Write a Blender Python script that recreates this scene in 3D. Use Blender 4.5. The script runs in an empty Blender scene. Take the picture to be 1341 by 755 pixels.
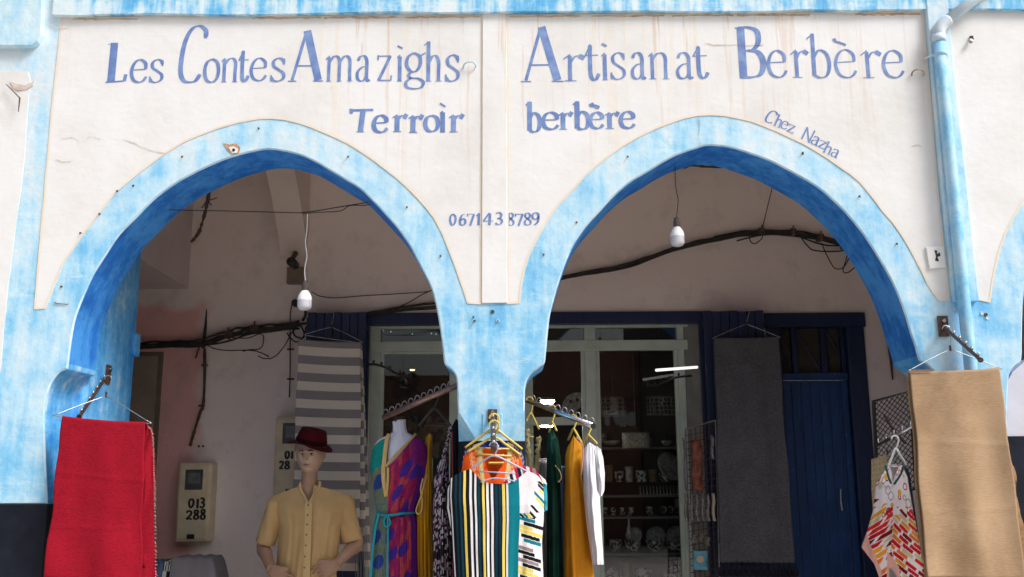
import bpy, bmesh, math, random
from mathutils import Vector, Matrix
from mathutils.geometry import tessellate_polygon
random.seed(7)
S = bpy.context.scene
col = S.collection
R = math.radians

# ------------------------------------------------------------------ camera
F_PX, PITCH, ROLL, EYE = 1240.0, R(11.1), R(0.38), 1.65
cam_d = bpy.data.cameras.new("camera"); cam = bpy.data.objects.new("camera", cam_d); col.objects.link(cam)
S.camera = cam
cam_d.sensor_width = 36.0; cam_d.lens = 36.0 * F_PX / 1341.0
cam_d.clip_start = 0.05; cam_d.clip_end = 400
FWD = Vector((0, math.cos(PITCH), math.sin(PITCH)))
R0 = Vector((1, 0, 0)); U0 = Vector((0, -math.sin(PITCH), math.cos(PITCH)))
RV = math.cos(ROLL) * R0 - math.sin(ROLL) * U0
UV_ = math.sin(ROLL) * R0 + math.cos(ROLL) * U0
m = Matrix((RV, UV_, -FWD)).transposed().to_4x4(); m.translation = Vector((0, 0, EYE))
cam.matrix_world = m

# ------------------------------------------------------------------ world, sun, exposure
SUN_EL, SUN_AZ = R(47), R(58)        # azimuth: to the right of the line from facade to camera
w = bpy.data.worlds.new("World"); S.world = w; w.use_nodes = True
nt = w.node_tree; bg = nt.nodes["Background"]
sky = nt.nodes.new("ShaderNodeTexSky"); sky.sky_type = 'NISHITA'; sky.sun_disc = False
sky.sun_elevation = SUN_EL; sky.sun_rotation = R(180) - SUN_AZ
sky.dust_density = 6.0; sky.air_density = 1.0
hs = nt.nodes.new("ShaderNodeHueSaturation"); hs.inputs['Saturation'].default_value = 0.55
nt.links.new(sky.outputs[0], hs.inputs['Color']); nt.links.new(hs.outputs[0], bg.inputs[0])
bg.inputs[1].default_value = 0.12
sd = bpy.data.lights.new("sun", 'SUN'); so = bpy.data.objects.new("sun", sd); col.objects.link(so)
sd.energy = 2.0; sd.angle = R(18); sd.color = (1.0, 0.985, 0.965)
sdir = Vector((math.sin(SUN_AZ) * math.cos(SUN_EL), -math.cos(SUN_AZ) * math.cos(SUN_EL), math.sin(SUN_EL)))
so.rotation_euler = sdir.to_track_quat('Z', 'Y').to_euler(); so.location = (3, -6, 9)
S.view_settings.view_transform = 'Standard'; S.view_settings.look = 'None'
S.view_settings.exposure = 0.42; S.view_settings.gamma = 1.0

# ------------------------------------------------------------------ projection helper: photo pixel + depth -> world point
def P(px, py, Y):
    u = (px - 670.5) / F_PX; v = -(py - 377.5) / F_PX
    d = u * RV + v * UV_ + FWD
    t = Y / d.y
    return Vector((d.x * t, Y, EYE + d.z * t))
def PX(px, py, X):          # same, on a plane of constant X
    u = (px - 670.5) / F_PX; v = -(py - 377.5) / F_PX
    d = u * RV + v * UV_ + FWD
    t = X / d.x
    return Vector((X, d.y * t, EYE + d.z * t))

# ------------------------------------------------------------------ mesh helpers
def root(name, label, cat, loc=(0, 0, 0), group=None, kind=None):
    o = bpy.data.objects.new(name, None); col.objects.link(o); o.location = loc
    o.empty_display_size = 0.05
    o['label'] = label; o['category'] = cat
    if group: o['group'] = group
    if kind: o['kind'] = kind
    return o
def wloc(o):
    l = Vector((0, 0, 0))
    while o: l += o.location; o = o.parent
    return l
class MB:
    def __init__(s): s.v = []; s.f = []; s.mi = []; s.cur = 0; s.uv = None; s.colr = None
    def add(s, vs, fs):
        b = len(s.v); s.v += [Vector(v) for v in vs]
        for f in fs: s.f.append([b + i for i in f]); s.mi.append(s.cur)
        return b
    def box(s, a, b):
        x0, x1 = sorted((a[0], b[0])); y0, y1 = sorted((a[1], b[1])); z0, z1 = sorted((a[2], b[2]))
        s.add([(x0,y0,z0),(x1,y0,z0),(x1,y1,z0),(x0,y1,z0),(x0,y0,z1),(x1,y0,z1),(x1,y1,z1),(x0,y1,z1)],
              [(0,3,2,1),(4,5,6,7),(0,1,5,4),(1,2,6,5),(2,3,7,6),(3,0,4,7)])
        return s
    def tube(s, pts, r, n=8, cap=True, closed=False):
        pts = [Vector(p) for p in pts]; k = len(pts)
        rs = r if isinstance(r, (list, tuple)) else [r] * k
        ring = []; prev = None
        for i, p in enumerate(pts):
            if closed: t = pts[(i + 1) % k] - pts[i - 1]
            else: t = pts[min(i + 1, k - 1)] - pts[max(i - 1, 0)]
            if t.length < 1e-9: t = Vector((0, 0, 1))
            t.normalize()
            if prev is None:
                a = Vector((0, 0, 1)) if abs(t.z) < .9 else Vector((1, 0, 0))
                nrm = t.cross(a).normalized()
            else:
                nrm = prev - t * prev.dot(t)
                nrm = nrm.normalized() if nrm.length > 1e-6 else t.orthogonal().normalized()
            prev = nrm; b = t.cross(nrm)
            ring.append([p + (nrm * math.cos(2*math.pi*j/n) + b * math.sin(2*math.pi*j/n)) * rs[i] for j in range(n)])
        vs = [q for rr in ring for q in rr]; fs = []
        for i in range(k if closed else k - 1):
            i2 = (i + 1) % k
            for j in range(n):
                fs.append((i*n + j, i*n + (j+1) % n, i2*n + (j+1) % n, i2*n + j))
        if cap and not closed:
            fs.append(tuple(range(n))[::-1]); fs.append(tuple((k-1)*n + j for j in range(n)))
        s.add(vs, fs); return s
    def lathe(s, c, prof, n=20, axis='z', tilt=None):
        c = Vector(c); vs = []; fs = []
        for (r, z) in prof:
            for j in range(n):
                a = 2*math.pi*j/n
                q = Vector((r*math.cos(a), r*math.sin(a), z))
                if axis == 'y': q = Vector((q.x, q.z, q.y))
                if tilt: q = tilt @ q
                vs.append(c + q)
        for i in range(len(prof) - 1):
            for j in range(n): fs.append((i*n+j, i*n+(j+1) % n, (i+1)*n+(j+1) % n, (i+1)*n+j))
        s.add(vs, fs); return s
    def grid(s, fn, nu, nv, wrap=False, cfn=None):
        vs = []; 
        for j in range(nv + 1):
            for i in range(nu if wrap else nu + 1): vs.append(fn(i/nu, j/nv))
        w_ = nu if wrap else nu + 1
        fs = []
        for j in range(nv):
            for i in range(nu):
                i2 = (i + 1) % w_ if wrap else i + 1
                fs.append((j*w_ + i, (j+1)*w_ + i, (j+1)*w_ + i2, j*w_ + i2))
                if s.colr is not None: s.colr.append((cfn or (lambda u, v: (.5,.5,.5)))((i+.5)/nu, (j+.5)/nv))
        s.add(vs, fs); return s
    def prism(s, poly, y0, y1, front_mi=None, side_mi=None):
        """polygon given as (x,z), extruded in Y"""
        k = len(poly)
        tri = tessellate_polygon([[Vector((p[0], p[1], 0)) for p in poly]])
        vs = [(p[0], y0, p[1]) for p in poly] + [(p[0], y1, p[1]) for p in poly]
        area = sum(poly[i][0]*poly[(i+1) % k][1] - poly[(i+1) % k][0]*poly[i][1] for i in range(k))
        fs = []
        for t in tri:
            a, b, c = t
            cr = (poly[b][0]-poly[a][0])*(poly[c][1]-poly[a][1]) - (poly[c][0]-poly[a][0])*(poly[b][1]-poly[a][1])
            if cr < 0: b, c = c, b
            fs.append((a, b, c)); fs.append((a + k, c + k, b + k))
        nb = len(fs)
        for i in range(k):
            j = (i + 1) % k
            fs.append((i, i + k, j + k, j) if area > 0 else (j, j + k, i + k, i))
        base = len(s.f); s.add(vs, fs)
        if side_mi is not None:
            for q in range(base + nb, len(s.f)): s.mi[q] = side_mi
        return s
    def build(s, name, mat, parent=None, smooth=False, bevel=0, label=None, kind=None, mods=None):
        me = bpy.data.meshes.new(name); off = wloc(parent)
        me.from_pydata([v - off for v in s.v], [], s.f)
        mats = mat if isinstance(mat, (list, tuple)) else [mat]
        for q in mats: me.materials.append(q)
        if len(mats) > 1: me.polygons.foreach_set('material_index', s.mi)
        if smooth: me.polygons.foreach_set('use_smooth', [True] * len(me.polygons))
        if s.colr:
            at = me.color_attributes.new('pattern', 'FLOAT_COLOR', 'CORNER')
            dat = []
            for poly, c in zip(me.polygons, s.colr):
                for _ in range(poly.loop_total): dat += [c[0], c[1], c[2], 1.0]
            at.data.foreach_set('color', dat)
        me.update()
        o = bpy.data.objects.new(name, me); col.objects.link(o)
        if parent: o.parent = parent
        if bevel:
            b = o.modifiers.new('bevel', 'BEVEL'); b.width = bevel; b.segments = 2; b.limit_method = 'ANGLE'; b.angle_limit = R(50)
        if label: o['label'] = label
        if kind: o['kind'] = kind
        return o
def tag(o, label, cat, group=None):
    o['label'] = label; o['category'] = cat
    if group: o['group'] = group
    return o
def catmull(pts, n=6, closed=False):
    pts = [Vector(p) for p in pts]; out = []; k = len(pts)
    for i in range(k if closed else k - 1):
        if closed: p0, p1, p2, p3 = pts[i-1], pts[i], pts[(i+1) % k], pts[(i+2) % k]
        else: p0, p1, p2, p3 = pts[max(i-1, 0)], pts[i], pts[i+1], pts[min(i+2, k-1)]
        for j in range(n):
            t = j / n
            out.append(0.5*((2*p1) + (p2-p0)*t + (2*p0-5*p1+4*p2-p3)*t*t + (3*p1-p0-3*p2+p3)*t**3))
    if not closed: out.append(pts[-1])
    return out
def lerp(a, b, t): return a + (b - a) * t
def interp(tab, x):
    if x <= tab[0][0]: return tab[0][1]
    for (a, va), (b, vb) in zip(tab, tab[1:]):
        if x <= b: return va + (vb - va) * (x - a) / (b - a + 1e-12)
    return tab[-1][1]
def sstep(a, b, x):
    t = min(1, max(0, (x - a) / (b - a))); return t*t*(3 - 2*t)
def hn(i, j=0):    # hash noise 0..1
    v = math.sin(i*127.1 + j*311.7) * 43758.5453; return v - math.floor(v)
def vn(x, y):      # value noise
    xi, yi = math.floor(x), math.floor(y); fx, fy = x-xi, y-yi
    fx = fx*fx*(3-2*fx); fy = fy*fy*(3-2*fy)
    return lerp(lerp(hn(xi, yi), hn(xi+1, yi), fx), lerp(hn(xi, yi+1), hn(xi+1, yi+1), fx), fy)

# ------------------------------------------------------------------ materials
def newmat(name):
    mt = bpy.data.materials.new(name); mt.use_nodes = True
    t = mt.node_tree; b = t.nodes['Principled BSDF']; return mt, t, b
def nz(t, scale, detail=4, vec=None, stretch=None, rough=.55):
    n = t.nodes.new('ShaderNodeTexNoise'); n.inputs['Scale'].default_value = scale
    n.inputs['Detail'].default_value = detail; n.inputs['Roughness'].default_value = rough
    geo = t.nodes.new('ShaderNodeNewGeometry')
    mp = t.nodes.new('ShaderNodeMapping')
    if stretch: mp.inputs['Scale'].default_value = stretch
    t.links.new(geo.outputs['Position'], mp.inputs[0]); t.links.new(mp.outputs[0], n.inputs['Vector'])
    return n.outputs['Fac']
def ramp(t, src, stops, const=False):
    r = t.nodes.new('ShaderNodeValToRGB'); e = r.color_ramp.elements
    if const: r.color_ramp.interpolation = 'CONSTANT'
    e[0].position, e[0].color = stops[0][0], (*stops[0][1], 1)
    e[1].position, e[1].color = stops[-1][0], (*stops[-1][1], 1)
    for p, c in stops[1:-1]:
        q = e.new(p); q.color = (*c, 1)
    t.links.new(src, r.inputs[0]); return r.outputs[0]
def mixc(t, fac, a, b, mode='MIX'):
    n = t.nodes.new('ShaderNodeMix'); n.data_type = 'RGBA'; n.blend_type = mode
    for sock, v in ((n.inputs[0], fac), (n.inputs[6], a), (n.inputs[7], b)):
        if isinstance(v, (int, float)): sock.default_value = v
        elif isinstance(v, tuple): sock.default_value = (*v, 1)
        else: t.links.new(v, sock)
    return n.outputs[2]
def mth(t, op, a, b=0.0, clamp=False):
    n = t.nodes.new('ShaderNodeMath'); n.operation = op; n.use_clamp = clamp
    for s_, v in ((n.inputs[0], a), (n.inputs[1], b)):
        if isinstance(v, (int, float)): s_.default_value = v
        else: t.links.new(v, s_)
    return n.outputs[0]
def g(v): return (v, v, v)
def bump(t, b, h, strength=.3, dist=.01):
    n = t.nodes.new('ShaderNodeBump'); n.inputs['Strength'].default_value = strength; n.inputs['Distance'].default_value = dist
    t.links.new(h, n.inputs['Height']); t.links.new(n.outputs[0], b.inputs['Normal'])
def pm(name, c1, c2=None, scale=6, rough=.7, bs=0, bd=.004, bscale=40, metal=0, stretch=None, lo=.35, hi=.65):
    mt, t, b = newmat(name)
    c2 = c2 or tuple(x*.8 for x in c1)
    f = nz(t, scale, 6, stretch=stretch)
    t.links.new(ramp(t, f, [(lo, c1), (hi, c2)]), b.inputs['Base Color'])
    b.inputs['Roughness'].default_value = rough; b.inputs['Metallic'].default_value = metal
    if bs: bump(t, b, nz(t, bscale, 5, stretch=stretch), bs, bd)
    return mt
def fabric(name, c1, c2=None, rough=.9, weave=220, bs=.5, mott=9, wst=(1, 1, 2.2), mw=.6):
    mt, t, b = newmat(name); c2 = c2 or tuple(x*.82 for x in c1)
    big = nz(t, mott, 5); fine = nz(t, weave, 3, stretch=wst)
    k = mth(t, 'ADD', mth(t, 'MULTIPLY', big, mw), mth(t, 'MULTIPLY', fine, 1-mw))
    t.links.new(ramp(t, k, [(.38, c2), (.6, c1)]), b.inputs['Base Color'])
    b.inputs['Roughness'].default_value = rough
    b.inputs['Specular IOR Level'].default_value = .15
    bump(t, b, fine, bs, .002); return mt
def pattern_mat(name, rough=.85, bs=.25):
    mt, t, b = newmat(name); a = t.nodes.new('ShaderNodeAttribute'); a.attribute_name = 'pattern'
    fine = nz(t, 260, 2)
    t.links.new(mixc(t, .35, a.outputs['Color'], mixc(t, 1.0, a.outputs['Color'], ramp(t, fine, [(.35, g(.55)), (.65, g(1.0))]), 'MULTIPLY')), b.inputs['Base Color'])
    b.inputs['Roughness'].default_value = rough; b.inputs['Specular IOR Level'].default_value = .1; bump(t, b, fine, bs, .002); return mt

def blue_wash(name, light, mid, deep, wear=.5, bstr=.45, pale_up=0.0, stkw=.2):
    mt, t, b = newmat(name)
    big = nz(t, 2.7, 7, rough=.66); med = nz(t, 13, 8, rough=.75); stk = nz(t, 1.0, 6, stretch=(17, 17, 1.6), rough=.6)
    brush = nz(t, 5.5, 9, stretch=(2.4, 2.4, 1.0), rough=.78)
    k = mth(t, 'ADD', mth(t, 'MULTIPLY', big, .36), mth(t, 'ADD', mth(t, 'MULTIPLY', med, .22), mth(t, 'ADD', mth(t, 'MULTIPLY', stk, stkw), mth(t, 'MULTIPLY', brush, .42-stkw))))
    if pale_up:
        geo = t.nodes.new('ShaderNodeNewGeometry'); sp = t.nodes.new('ShaderNodeSeparateXYZ'); t.links.new(geo.outputs['Position'], sp.inputs[0])
        k = mth(t, 'SUBTRACT', k, mth(t, 'MULTIPLY', mth(t, 'SUBTRACT', mth(t, 'ADD', sp.outputs['Z'], mth(t, 'MULTIPLY', big, .5)), 2.75, clamp=True), pale_up))
    pale = tuple(lerp(light[i], (.76,.79,.81)[i], .6) for i in range(3))
    c = ramp(t, k, [(.40, pale if bstr > .4 else light), (.455, light), (.50, tuple(lerp(light[i], mid[i], .5) for i in range(3))), (.54, mid), (.64, deep)])
    spk = ramp(t, nz(t, 34, 7, rough=.75), [(.61, g(0)), (.68, g(1))])
    c = mixc(t, mth(t, 'MULTIPLY', spk, wear), c, (.68, .78, .84))
    scr = ramp(t, nz(t, 3.0, 9, stretch=(1, 1, 5), rough=.82), [(.575, g(0)), (.62, g(1))])
    c = mixc(t, mth(t, 'MULTIPLY', scr, wear*.9), c, (.66, .80, .88))
    t.links.new(c, b.inputs['Base Color']); b.inputs['Roughness'].default_value = .75
    h = mth(t, 'ADD', nz(t, 5, 7, rough=.6), mth(t, 'MULTIPLY', nz(t, 30, 4), .12))
    bump(t, b, h, bstr, .02); return mt
M = {}
M['blue'] = blue_wash('blue_limewash', (.48,.71,.85), (.22,.55,.82), (.07,.35,.71), pale_up=.075, stkw=.22)
M['blue_pipe'] = blue_wash('pipe_blue_paint', (.42,.67,.84), (.17,.50,.80), (.05,.34,.70), wear=.3, bstr=.15)
M['blue_ring'] = blue_wash('pale_blue_limewash', (.62,.78,.85), (.36,.64,.82), (.12,.42,.72))
M['blue_band'] = blue_wash('streaked_blue_limewash', (.62,.77,.85), (.16,.50,.80), (.02,.26,.68), stkw=.42)
M['blue_shade'] = blue_wash('shaded_blue_limewash', (.055,.30,.76), (.009,.165,.60), (.003,.10,.46), wear=.05, bstr=.3)  # same blue as the piers, with the shade under the arches put into the colour
M['blue_pier'] = blue_wash('lit_blue_limewash', (.15,.48,.86), (.030,.29,.72), (.010,.18,.58), wear=.25)  # lit copy of that blue, sun on jambs and pier put into the colour

def white_wall(name, base=(.775,.785,.795), stain=1.0):
    mt, t, b = newmat(name)
    geo = t.nodes.new('ShaderNodeNewGeometry'); sp = t.nodes.new('ShaderNodeSeparateXYZ'); t.links.new(geo.outputs['Position'], sp.inputs[0])
    c = ramp(t, nz(t, 2.2, 8, rough=.65), [(.38, base), (.52, (base[0]*.965, base[1]*.955, base[2]*.94)), (.66, (base[0]*.90, base[1]*.885, base[2]*.86))])
    streak = ramp(t, nz(t, 1.0, 5, stretch=(16, 16, .4), rough=.65), [(.55, g(0)), (.68, g(1))])
    fine = ramp(t, nz(t, 3.0, 4, stretch=(9, 9, .3), rough=.7), [(.565, g(0)), (.63, g(1))])
    zf = mth(t, 'MULTIPLY', mth(t, 'SUBTRACT', sp.outputs['Z'], 2.9), .95, clamp=True)
    xf = ramp(t, mth(t, 'MULTIPLY', mth(t, 'ADD', sp.outputs['X'], 3.0), .2), [(.30, g(.1)), (.42, g(1)), (.78, g(.9)), (.99, g(.35))])
    s1 = mth(t, 'MULTIPLY', mth(t, 'MULTIPLY', streak, zf), mth(t, 'MULTIPLY', xf, .6*stain))
    s2 = mth(t, 'MULTIPLY', mth(t, 'MULTIPLY', fine, zf), mth(t, 'MULTIPLY', xf, .5*stain))
    c = mixc(t, s1, c, (.74, .60, .42)); c = mixc(t, s2, c, (.60, .36, .20))
    dirt = ramp(t, nz(t, 11, 8, rough=.8), [(.66, g(0)), (.76, g(1))])
    c = mixc(t, mth(t, 'MULTIPLY', dirt, .28), c, (.52, .40, .30))
    t.links.new(c, b.inputs['Base Color']); b.inputs['Roughness'].default_value = .8
    bump(t, b, mth(t, 'ADD', nz(t, 3.5, 6, rough=.55), mth(t, 'MULTIPLY', nz(t, 14, 4, stretch=(1, 1, 2)), .15)), .30, .022); return mt
M['white'] = white_wall('white_limewash')
M['white_plain'] = white_wall('plain_white_limewash', stain=.1)
M['ceiling'] = pm('ceiling_plaster', (.77,.645,.575), (.69,.575,.505), 2.5, .9, .35, .02, 7)
M['back'] = None
def back_wall():
    mt, t, b = newmat('rear_wall_plaster')
    geo = t.nodes.new('ShaderNodeNewGeometry'); sp = t.nodes.new('ShaderNodeSeparateXYZ'); t.links.new(geo.outputs['Position'], sp.inputs[0])
    low = mth(t, 'MULTIPLY', mth(t, 'SUBTRACT', 3.1, sp.outputs['Z']), 1.2, clamp=True)
    c = mixc(t, low, (.81, .70, .65), (.87, .79, .775))
    # pink wash on the left, from the corner to the iron conduit
    wob = mth(t, 'MULTIPLY', mth(t, 'SUBTRACT', nz(t, 5, 5), .5), .25)
    xm = mth(t, 'MULTIPLY', mth(t, 'SUBTRACT', mth(t, 'ADD', -2.19, wob), sp.outputs['X']), 9, clamp=True)
    zm = mth(t, 'MULTIPLY', mth(t, 'SUBTRACT', mth(t, 'ADD', 2.90, wob), sp.outputs['Z']), 14, clamp=True)
    c = mixc(t, mth(t, 'MULTIPLY', mth(t, 'MULTIPLY', xm, zm), .85), c, (.80, .40, .38))
    spots = ramp(t, nz(t, 4, 8, rough=.7), [(.52, g(0)), (.72, g(1))])
    c = mixc(t, mth(t, 'MULTIPLY', spots, .3), c, (.34, .26, .22))
    t.links.new(c, b.inputs['Base Color']); b.inputs['Roughness'].default_value = .9
    bump(t, b, mth(t, 'ADD', nz(t, 6, 7), mth(t, 'MULTIPLY', nz(t, 45, 4), .2)), .4, .025); return mt
M['back'] = back_wall()
M['pink'] = pm('pink_plaster', (.40,.24,.22), (.33,.19,.18), 3, .9, .3, .02, 8)
M['cream_line'] = pm('cream_painted_line', (.80,.66,.50), (.76,.70,.62), 14, .8)
M['letter'] = pm('blue_letter_paint', (.12,.205,.47), (.22,.33,.59), 16, .7, lo=.42, hi=.68)
M['dado'] = pm('dark_dado_paint', (.006,.008,.015), (.014,.018,.03), 5, .6, .4, .01, 20)
M['dado'].node_tree.nodes['Principled BSDF'].inputs['Specular IOR Level'].default_value = .15
M['navy'] = pm('navy_paint', (.006,.016,.062), (.010,.026,.085), 5, .45, .2, .004, 30, stretch=(6, 6, 1))
def door_mat():
    mt, t, b = newmat('chipped_navy_door_paint')
    c = ramp(t, nz(t, 4, 6, stretch=(3, 3, 1)), [(.35, (.003,.036,.145)), (.65, (.006,.056,.21))])
    chip = ramp(t, nz(t, 22, 7, rough=.8), [(.64, g(0)), (.67, g(1))])
    c = mixc(t, mth(t, 'MULTIPLY', chip, .7), c, (.25, .32, .38))
    sc = ramp(t, nz(t, 3.2, 7, stretch=(9, 9, 1.1), rough=.7), [(.60, g(0)), (.68, g(1))])
    c = mixc(t, mth(t, 'MULTIPLY', sc, .35), c, (.05, .16, .30))
    t.links.new(c, b.inputs['Base Color']); b.inputs['Roughness'].default_value = .5
    bump(t, b, nz(t, 30, 5, stretch=(4, 4, 1)), .2, .004); return mt
M['door'] = door_mat()
M['alu'] = pm('pale_green_painted_steel', (.52,.60,.53), (.44,.51,.45), 8, .5, .1, .002, 60)
M['black'] = pm('black_paint', (.012,.012,.013), (.02,.02,.02), 12, .5)
M['cable'] = pm('black_cable', (.012,.011,.010), (.03,.026,.022), 20, .6)
M['rust'] = pm('rusty_iron', (.10,.055,.04), (.05,.03,.025), 40, .7, .4, .002, 120)
M['bronze'] = pm('brown_painted_steel', (.06,.032,.024), (.11,.07,.055), 60, .4, metal=.5)
M['chrome'] = pm('polished_steel', (.75,.75,.76), (.6,.6,.62), 10, .22, metal=1)
M['rail'] = pm('brown_lacquered_rail', (.34,.22,.19), (.20,.12,.10), 40, .35, metal=.6)
M['galv'] = pm('galvanised_steel', (.42,.42,.44), (.3,.3,.31), 30, .35, metal=.9)
M['wire'] = pm('steel_wire', (.5,.52,.55), (.4,.4,.42), 20, .35, metal=.8)
M['yplastic'] = pm('yellow_plastic', (.72,.55,.12), (.62,.45,.10), 10, .4)
M['wplastic'] = pm('white_plastic', (.78,.79,.80), (.72,.73,.74), 10, .35)
M['lplastic'] = pm('lilac_clear_plastic', (.45,.45,.62), (.38,.38,.52), 10, .3)
M['socket'] = pm('brown_bulb_socket', (.10,.08,.075), (.07,.055,.05), 20, .5)
M['diffuser'] = pm('grey_bulb_diffuser', (.60,.61,.67), (.56,.57,.63), 20, .45)
M['bulbwhite'] = pm('white_bulb_shell', (.92,.92,.92), (.9,.9,.9), 20, .35)
M['meter'] = pm('beige_meter_case', (.72,.62,.44), (.60,.51,.36), 9, .6, .15, .002, 50)
M['meterglass'] = pm('meter_window', (.07,.075,.08), (.11,.11,.11), 6, .15)
M['box'] = pm('brown_junction_box', (.20,.16,.12), (.15,.12,.09), 9, .7)
M['stone'] = pm('street_paving', (.62,.57,.51), (.54,.50,.45), 3, .9, .3, .01, 20)
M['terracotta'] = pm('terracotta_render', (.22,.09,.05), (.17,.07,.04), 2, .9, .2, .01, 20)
M['rawplaster'] = pm('exposed_raw_plaster', (.42,.20,.10), (.55,.36,.22), 30, .95, .6, .01, 60)
M['skin'] = pm('mannequin_skin', (.55,.37,.27), (.49,.32,.23), 9, .45)
M['skin_tan'] = pm('tanned_mannequin_skin', (.42,.25,.17), (.36,.21,.14), 9, .45)
M['lips'] = pm('mannequin_lips', (.26,.13,.10), (.24,.12,.095), 9, .4)
M['eyew'] = pm('eye_white', (.6,.58,.55), (.5,.5,.5), 9, .3)
M['eyed'] = pm('dark_iris', (.02,.015,.012), (.03,.02,.015), 9, .2)
M['hat'] = fabric('burgundy_felt', (.085,.005,.010), (.06,.004,.008), weave=300)
M['hatband'] = fabric('dark_hat_band', (.03,.003,.006), weave=300)
M['shirt'] = fabric('mustard_linen', (.60,.40,.19), (.52,.35,.165), weave=260, bs=.3)
M['shirt_lt'] = fabric('mustard_linen_placket', (.68,.48,.24), (.62,.43,.21), weave=260, bs=.3)
M['button'] = pm('brown_button', (.22,.12,.05), (.18,.1,.04), 9, .4)
M['trouser'] = fabric('dark_trousers', (.03,.03,.035))
M['bust'] = pm('white_bust_plastic', (.62,.64,.78), (.60,.62,.75), 6, .4)
M['red'] = fabric('red_wool', (.315,.006,.020), (.24,.004,.015), weave=70, bs=.8, wst=(1, 1, 2.4), mw=.3)
M['redf'] = fabric('red_fringe', (.62,.12,.12), (.75,.4,.36), weave=150)
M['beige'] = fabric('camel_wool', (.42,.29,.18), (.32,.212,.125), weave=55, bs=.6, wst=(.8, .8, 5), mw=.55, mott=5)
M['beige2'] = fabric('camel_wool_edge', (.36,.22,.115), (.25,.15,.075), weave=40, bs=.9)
M['charcoal'] = fabric('charcoal_wool', (.12,.118,.13), (.075,.074,.083), weave=60, bs=.9, wst=(1, 1, 2.5), mw=.3)
M['tassel'] = fabric('dark_tassel', (.02,.02,.03), weave=140)
M['gold'] = fabric('gold_braid', (.62,.45,.20), (.5,.34,.13), weave=120)
M['teal'] = fabric('teal_cord', (.03,.33,.42), weave=200)
M['mustard'] = fabric('mustard_silk', (.56,.30,.02), (.44,.22,.015), weave=300, bs=.2, rough=.55)
M['amber'] = fabric('amber_cotton', (.62,.27,.018), (.52,.20,.012), weave=300, bs=.2)
M['green'] = fabric('dark_green_velvet', (.012,.06,.042), (.007,.035,.025), weave=300)
M['whitecloth'] = fabric('white_cotton', (.80,.80,.84), (.74,.74,.80), weave=300, bs=.2)
M['greyblue'] = fabric('grey_blue_cotton', (.16,.20,.27), (.12,.15,.21), weave=300)
M['navycloth'] = fabric('royal_blue_cotton', (.02,.03,.20), weave=300)
M['denim'] = fabric('slate_blue_cloth', (.09,.15,.26), weave=200)
M['greycloth'] = fabric('light_grey_cloth', (.24,.235,.26), weave=200)
M['blackcloth'] = fabric('black_cloth', (.012,.012,.014), weave=200)
M['peach'] = fabric('peach_hem', (.74,.42,.36), weave=260)
M['pat'] = pattern_mat('printed_fabric')
M['ceramic'] = pm('grey_white_ceramic', (.50,.50,.48), (.32,.32,.31), 40, .25, lo=.48, hi=.52)
M['ceramicp'] = pm('black_white_patterned_ceramic', (.55,.54,.5), (.03,.03,.03), 45, .35, lo=.495, hi=.505)
M['shade_plain'] = pm('speckled_lampshade', (.62,.58,.5), (.36,.32,.27), 60, .8, lo=.45, hi=.55)
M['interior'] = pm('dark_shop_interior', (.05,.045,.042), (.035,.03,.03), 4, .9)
M['shelf'] = pm('grey_shelf', (.16,.165,.165), (.13,.13,.13), 8, .6)
M['cream_trim'] = fabric('cream_lace', (.52,.45,.24), (.36,.30,.14), weave=90, bs=.8)
M['packet'] = pm('clear_packet', (.30,.27,.25), (.12,.10,.10), 50, .25)
M['orangepk'] = pm('orange_scarf_packet', (.30,.075,.03), (.10,.03,.02), 30, .4)
M['bluecard'] = pm('blue_card', (.10,.33,.45), (.14,.40,.52), 30, .5)
M['creamcard'] = pm('cream_print', (.50,.42,.30), (.5,.4,.28), 30, .5)
def emis(name, c, s):
    mt, t, b = newmat(name); b.inputs['Base Color'].default_value = (*c, 1)
    b.inputs['Emission Color'].default_value = (*c, 1); b.inputs['Emission Strength'].default_value = s; return mt
M['lamp'] = emis('lit_ceiling_lamp', (1, .96, .9), 60)
M['tube'] = emis('glowing_white_rod', (1, 1, 1), .75)  # glow stands in for the shine of a chrome display rod
M['spot'] = emis('warm_spot', (1, .72, .35), 2.5)
M['glint'] = emis('green_led', (.3, .8, .5), .6)
def glass():
    mt = bpy.data.materials.new('window_glass'); mt.use_nodes = True; t = mt.node_tree
    t.nodes.clear(); o = t.nodes.new('ShaderNodeOutputMaterial'); mx = t.nodes.new('ShaderNodeMixShader')
    tr = t.nodes.new('ShaderNodeBsdfTransparent'); gl = t.nodes.new('ShaderNodeBsdfGlossy'); gl.inputs['Roughness'].default_value = .01
    tr.inputs[0].default_value = (.88, .9, .9, 1)
    fr = t.nodes.new('ShaderNodeFresnel'); fr.inputs[0].default_value = 1.6
    t.links.new(fr.outputs[0], mx.inputs[0]); t.links.new(tr.outputs[0], mx.inputs[1]); t.links.new(gl.outputs[0], mx.inputs[2])
    t.links.new(mx.outputs[0], o.inputs[0]); return mt
M['glass'] = glass()

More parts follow.
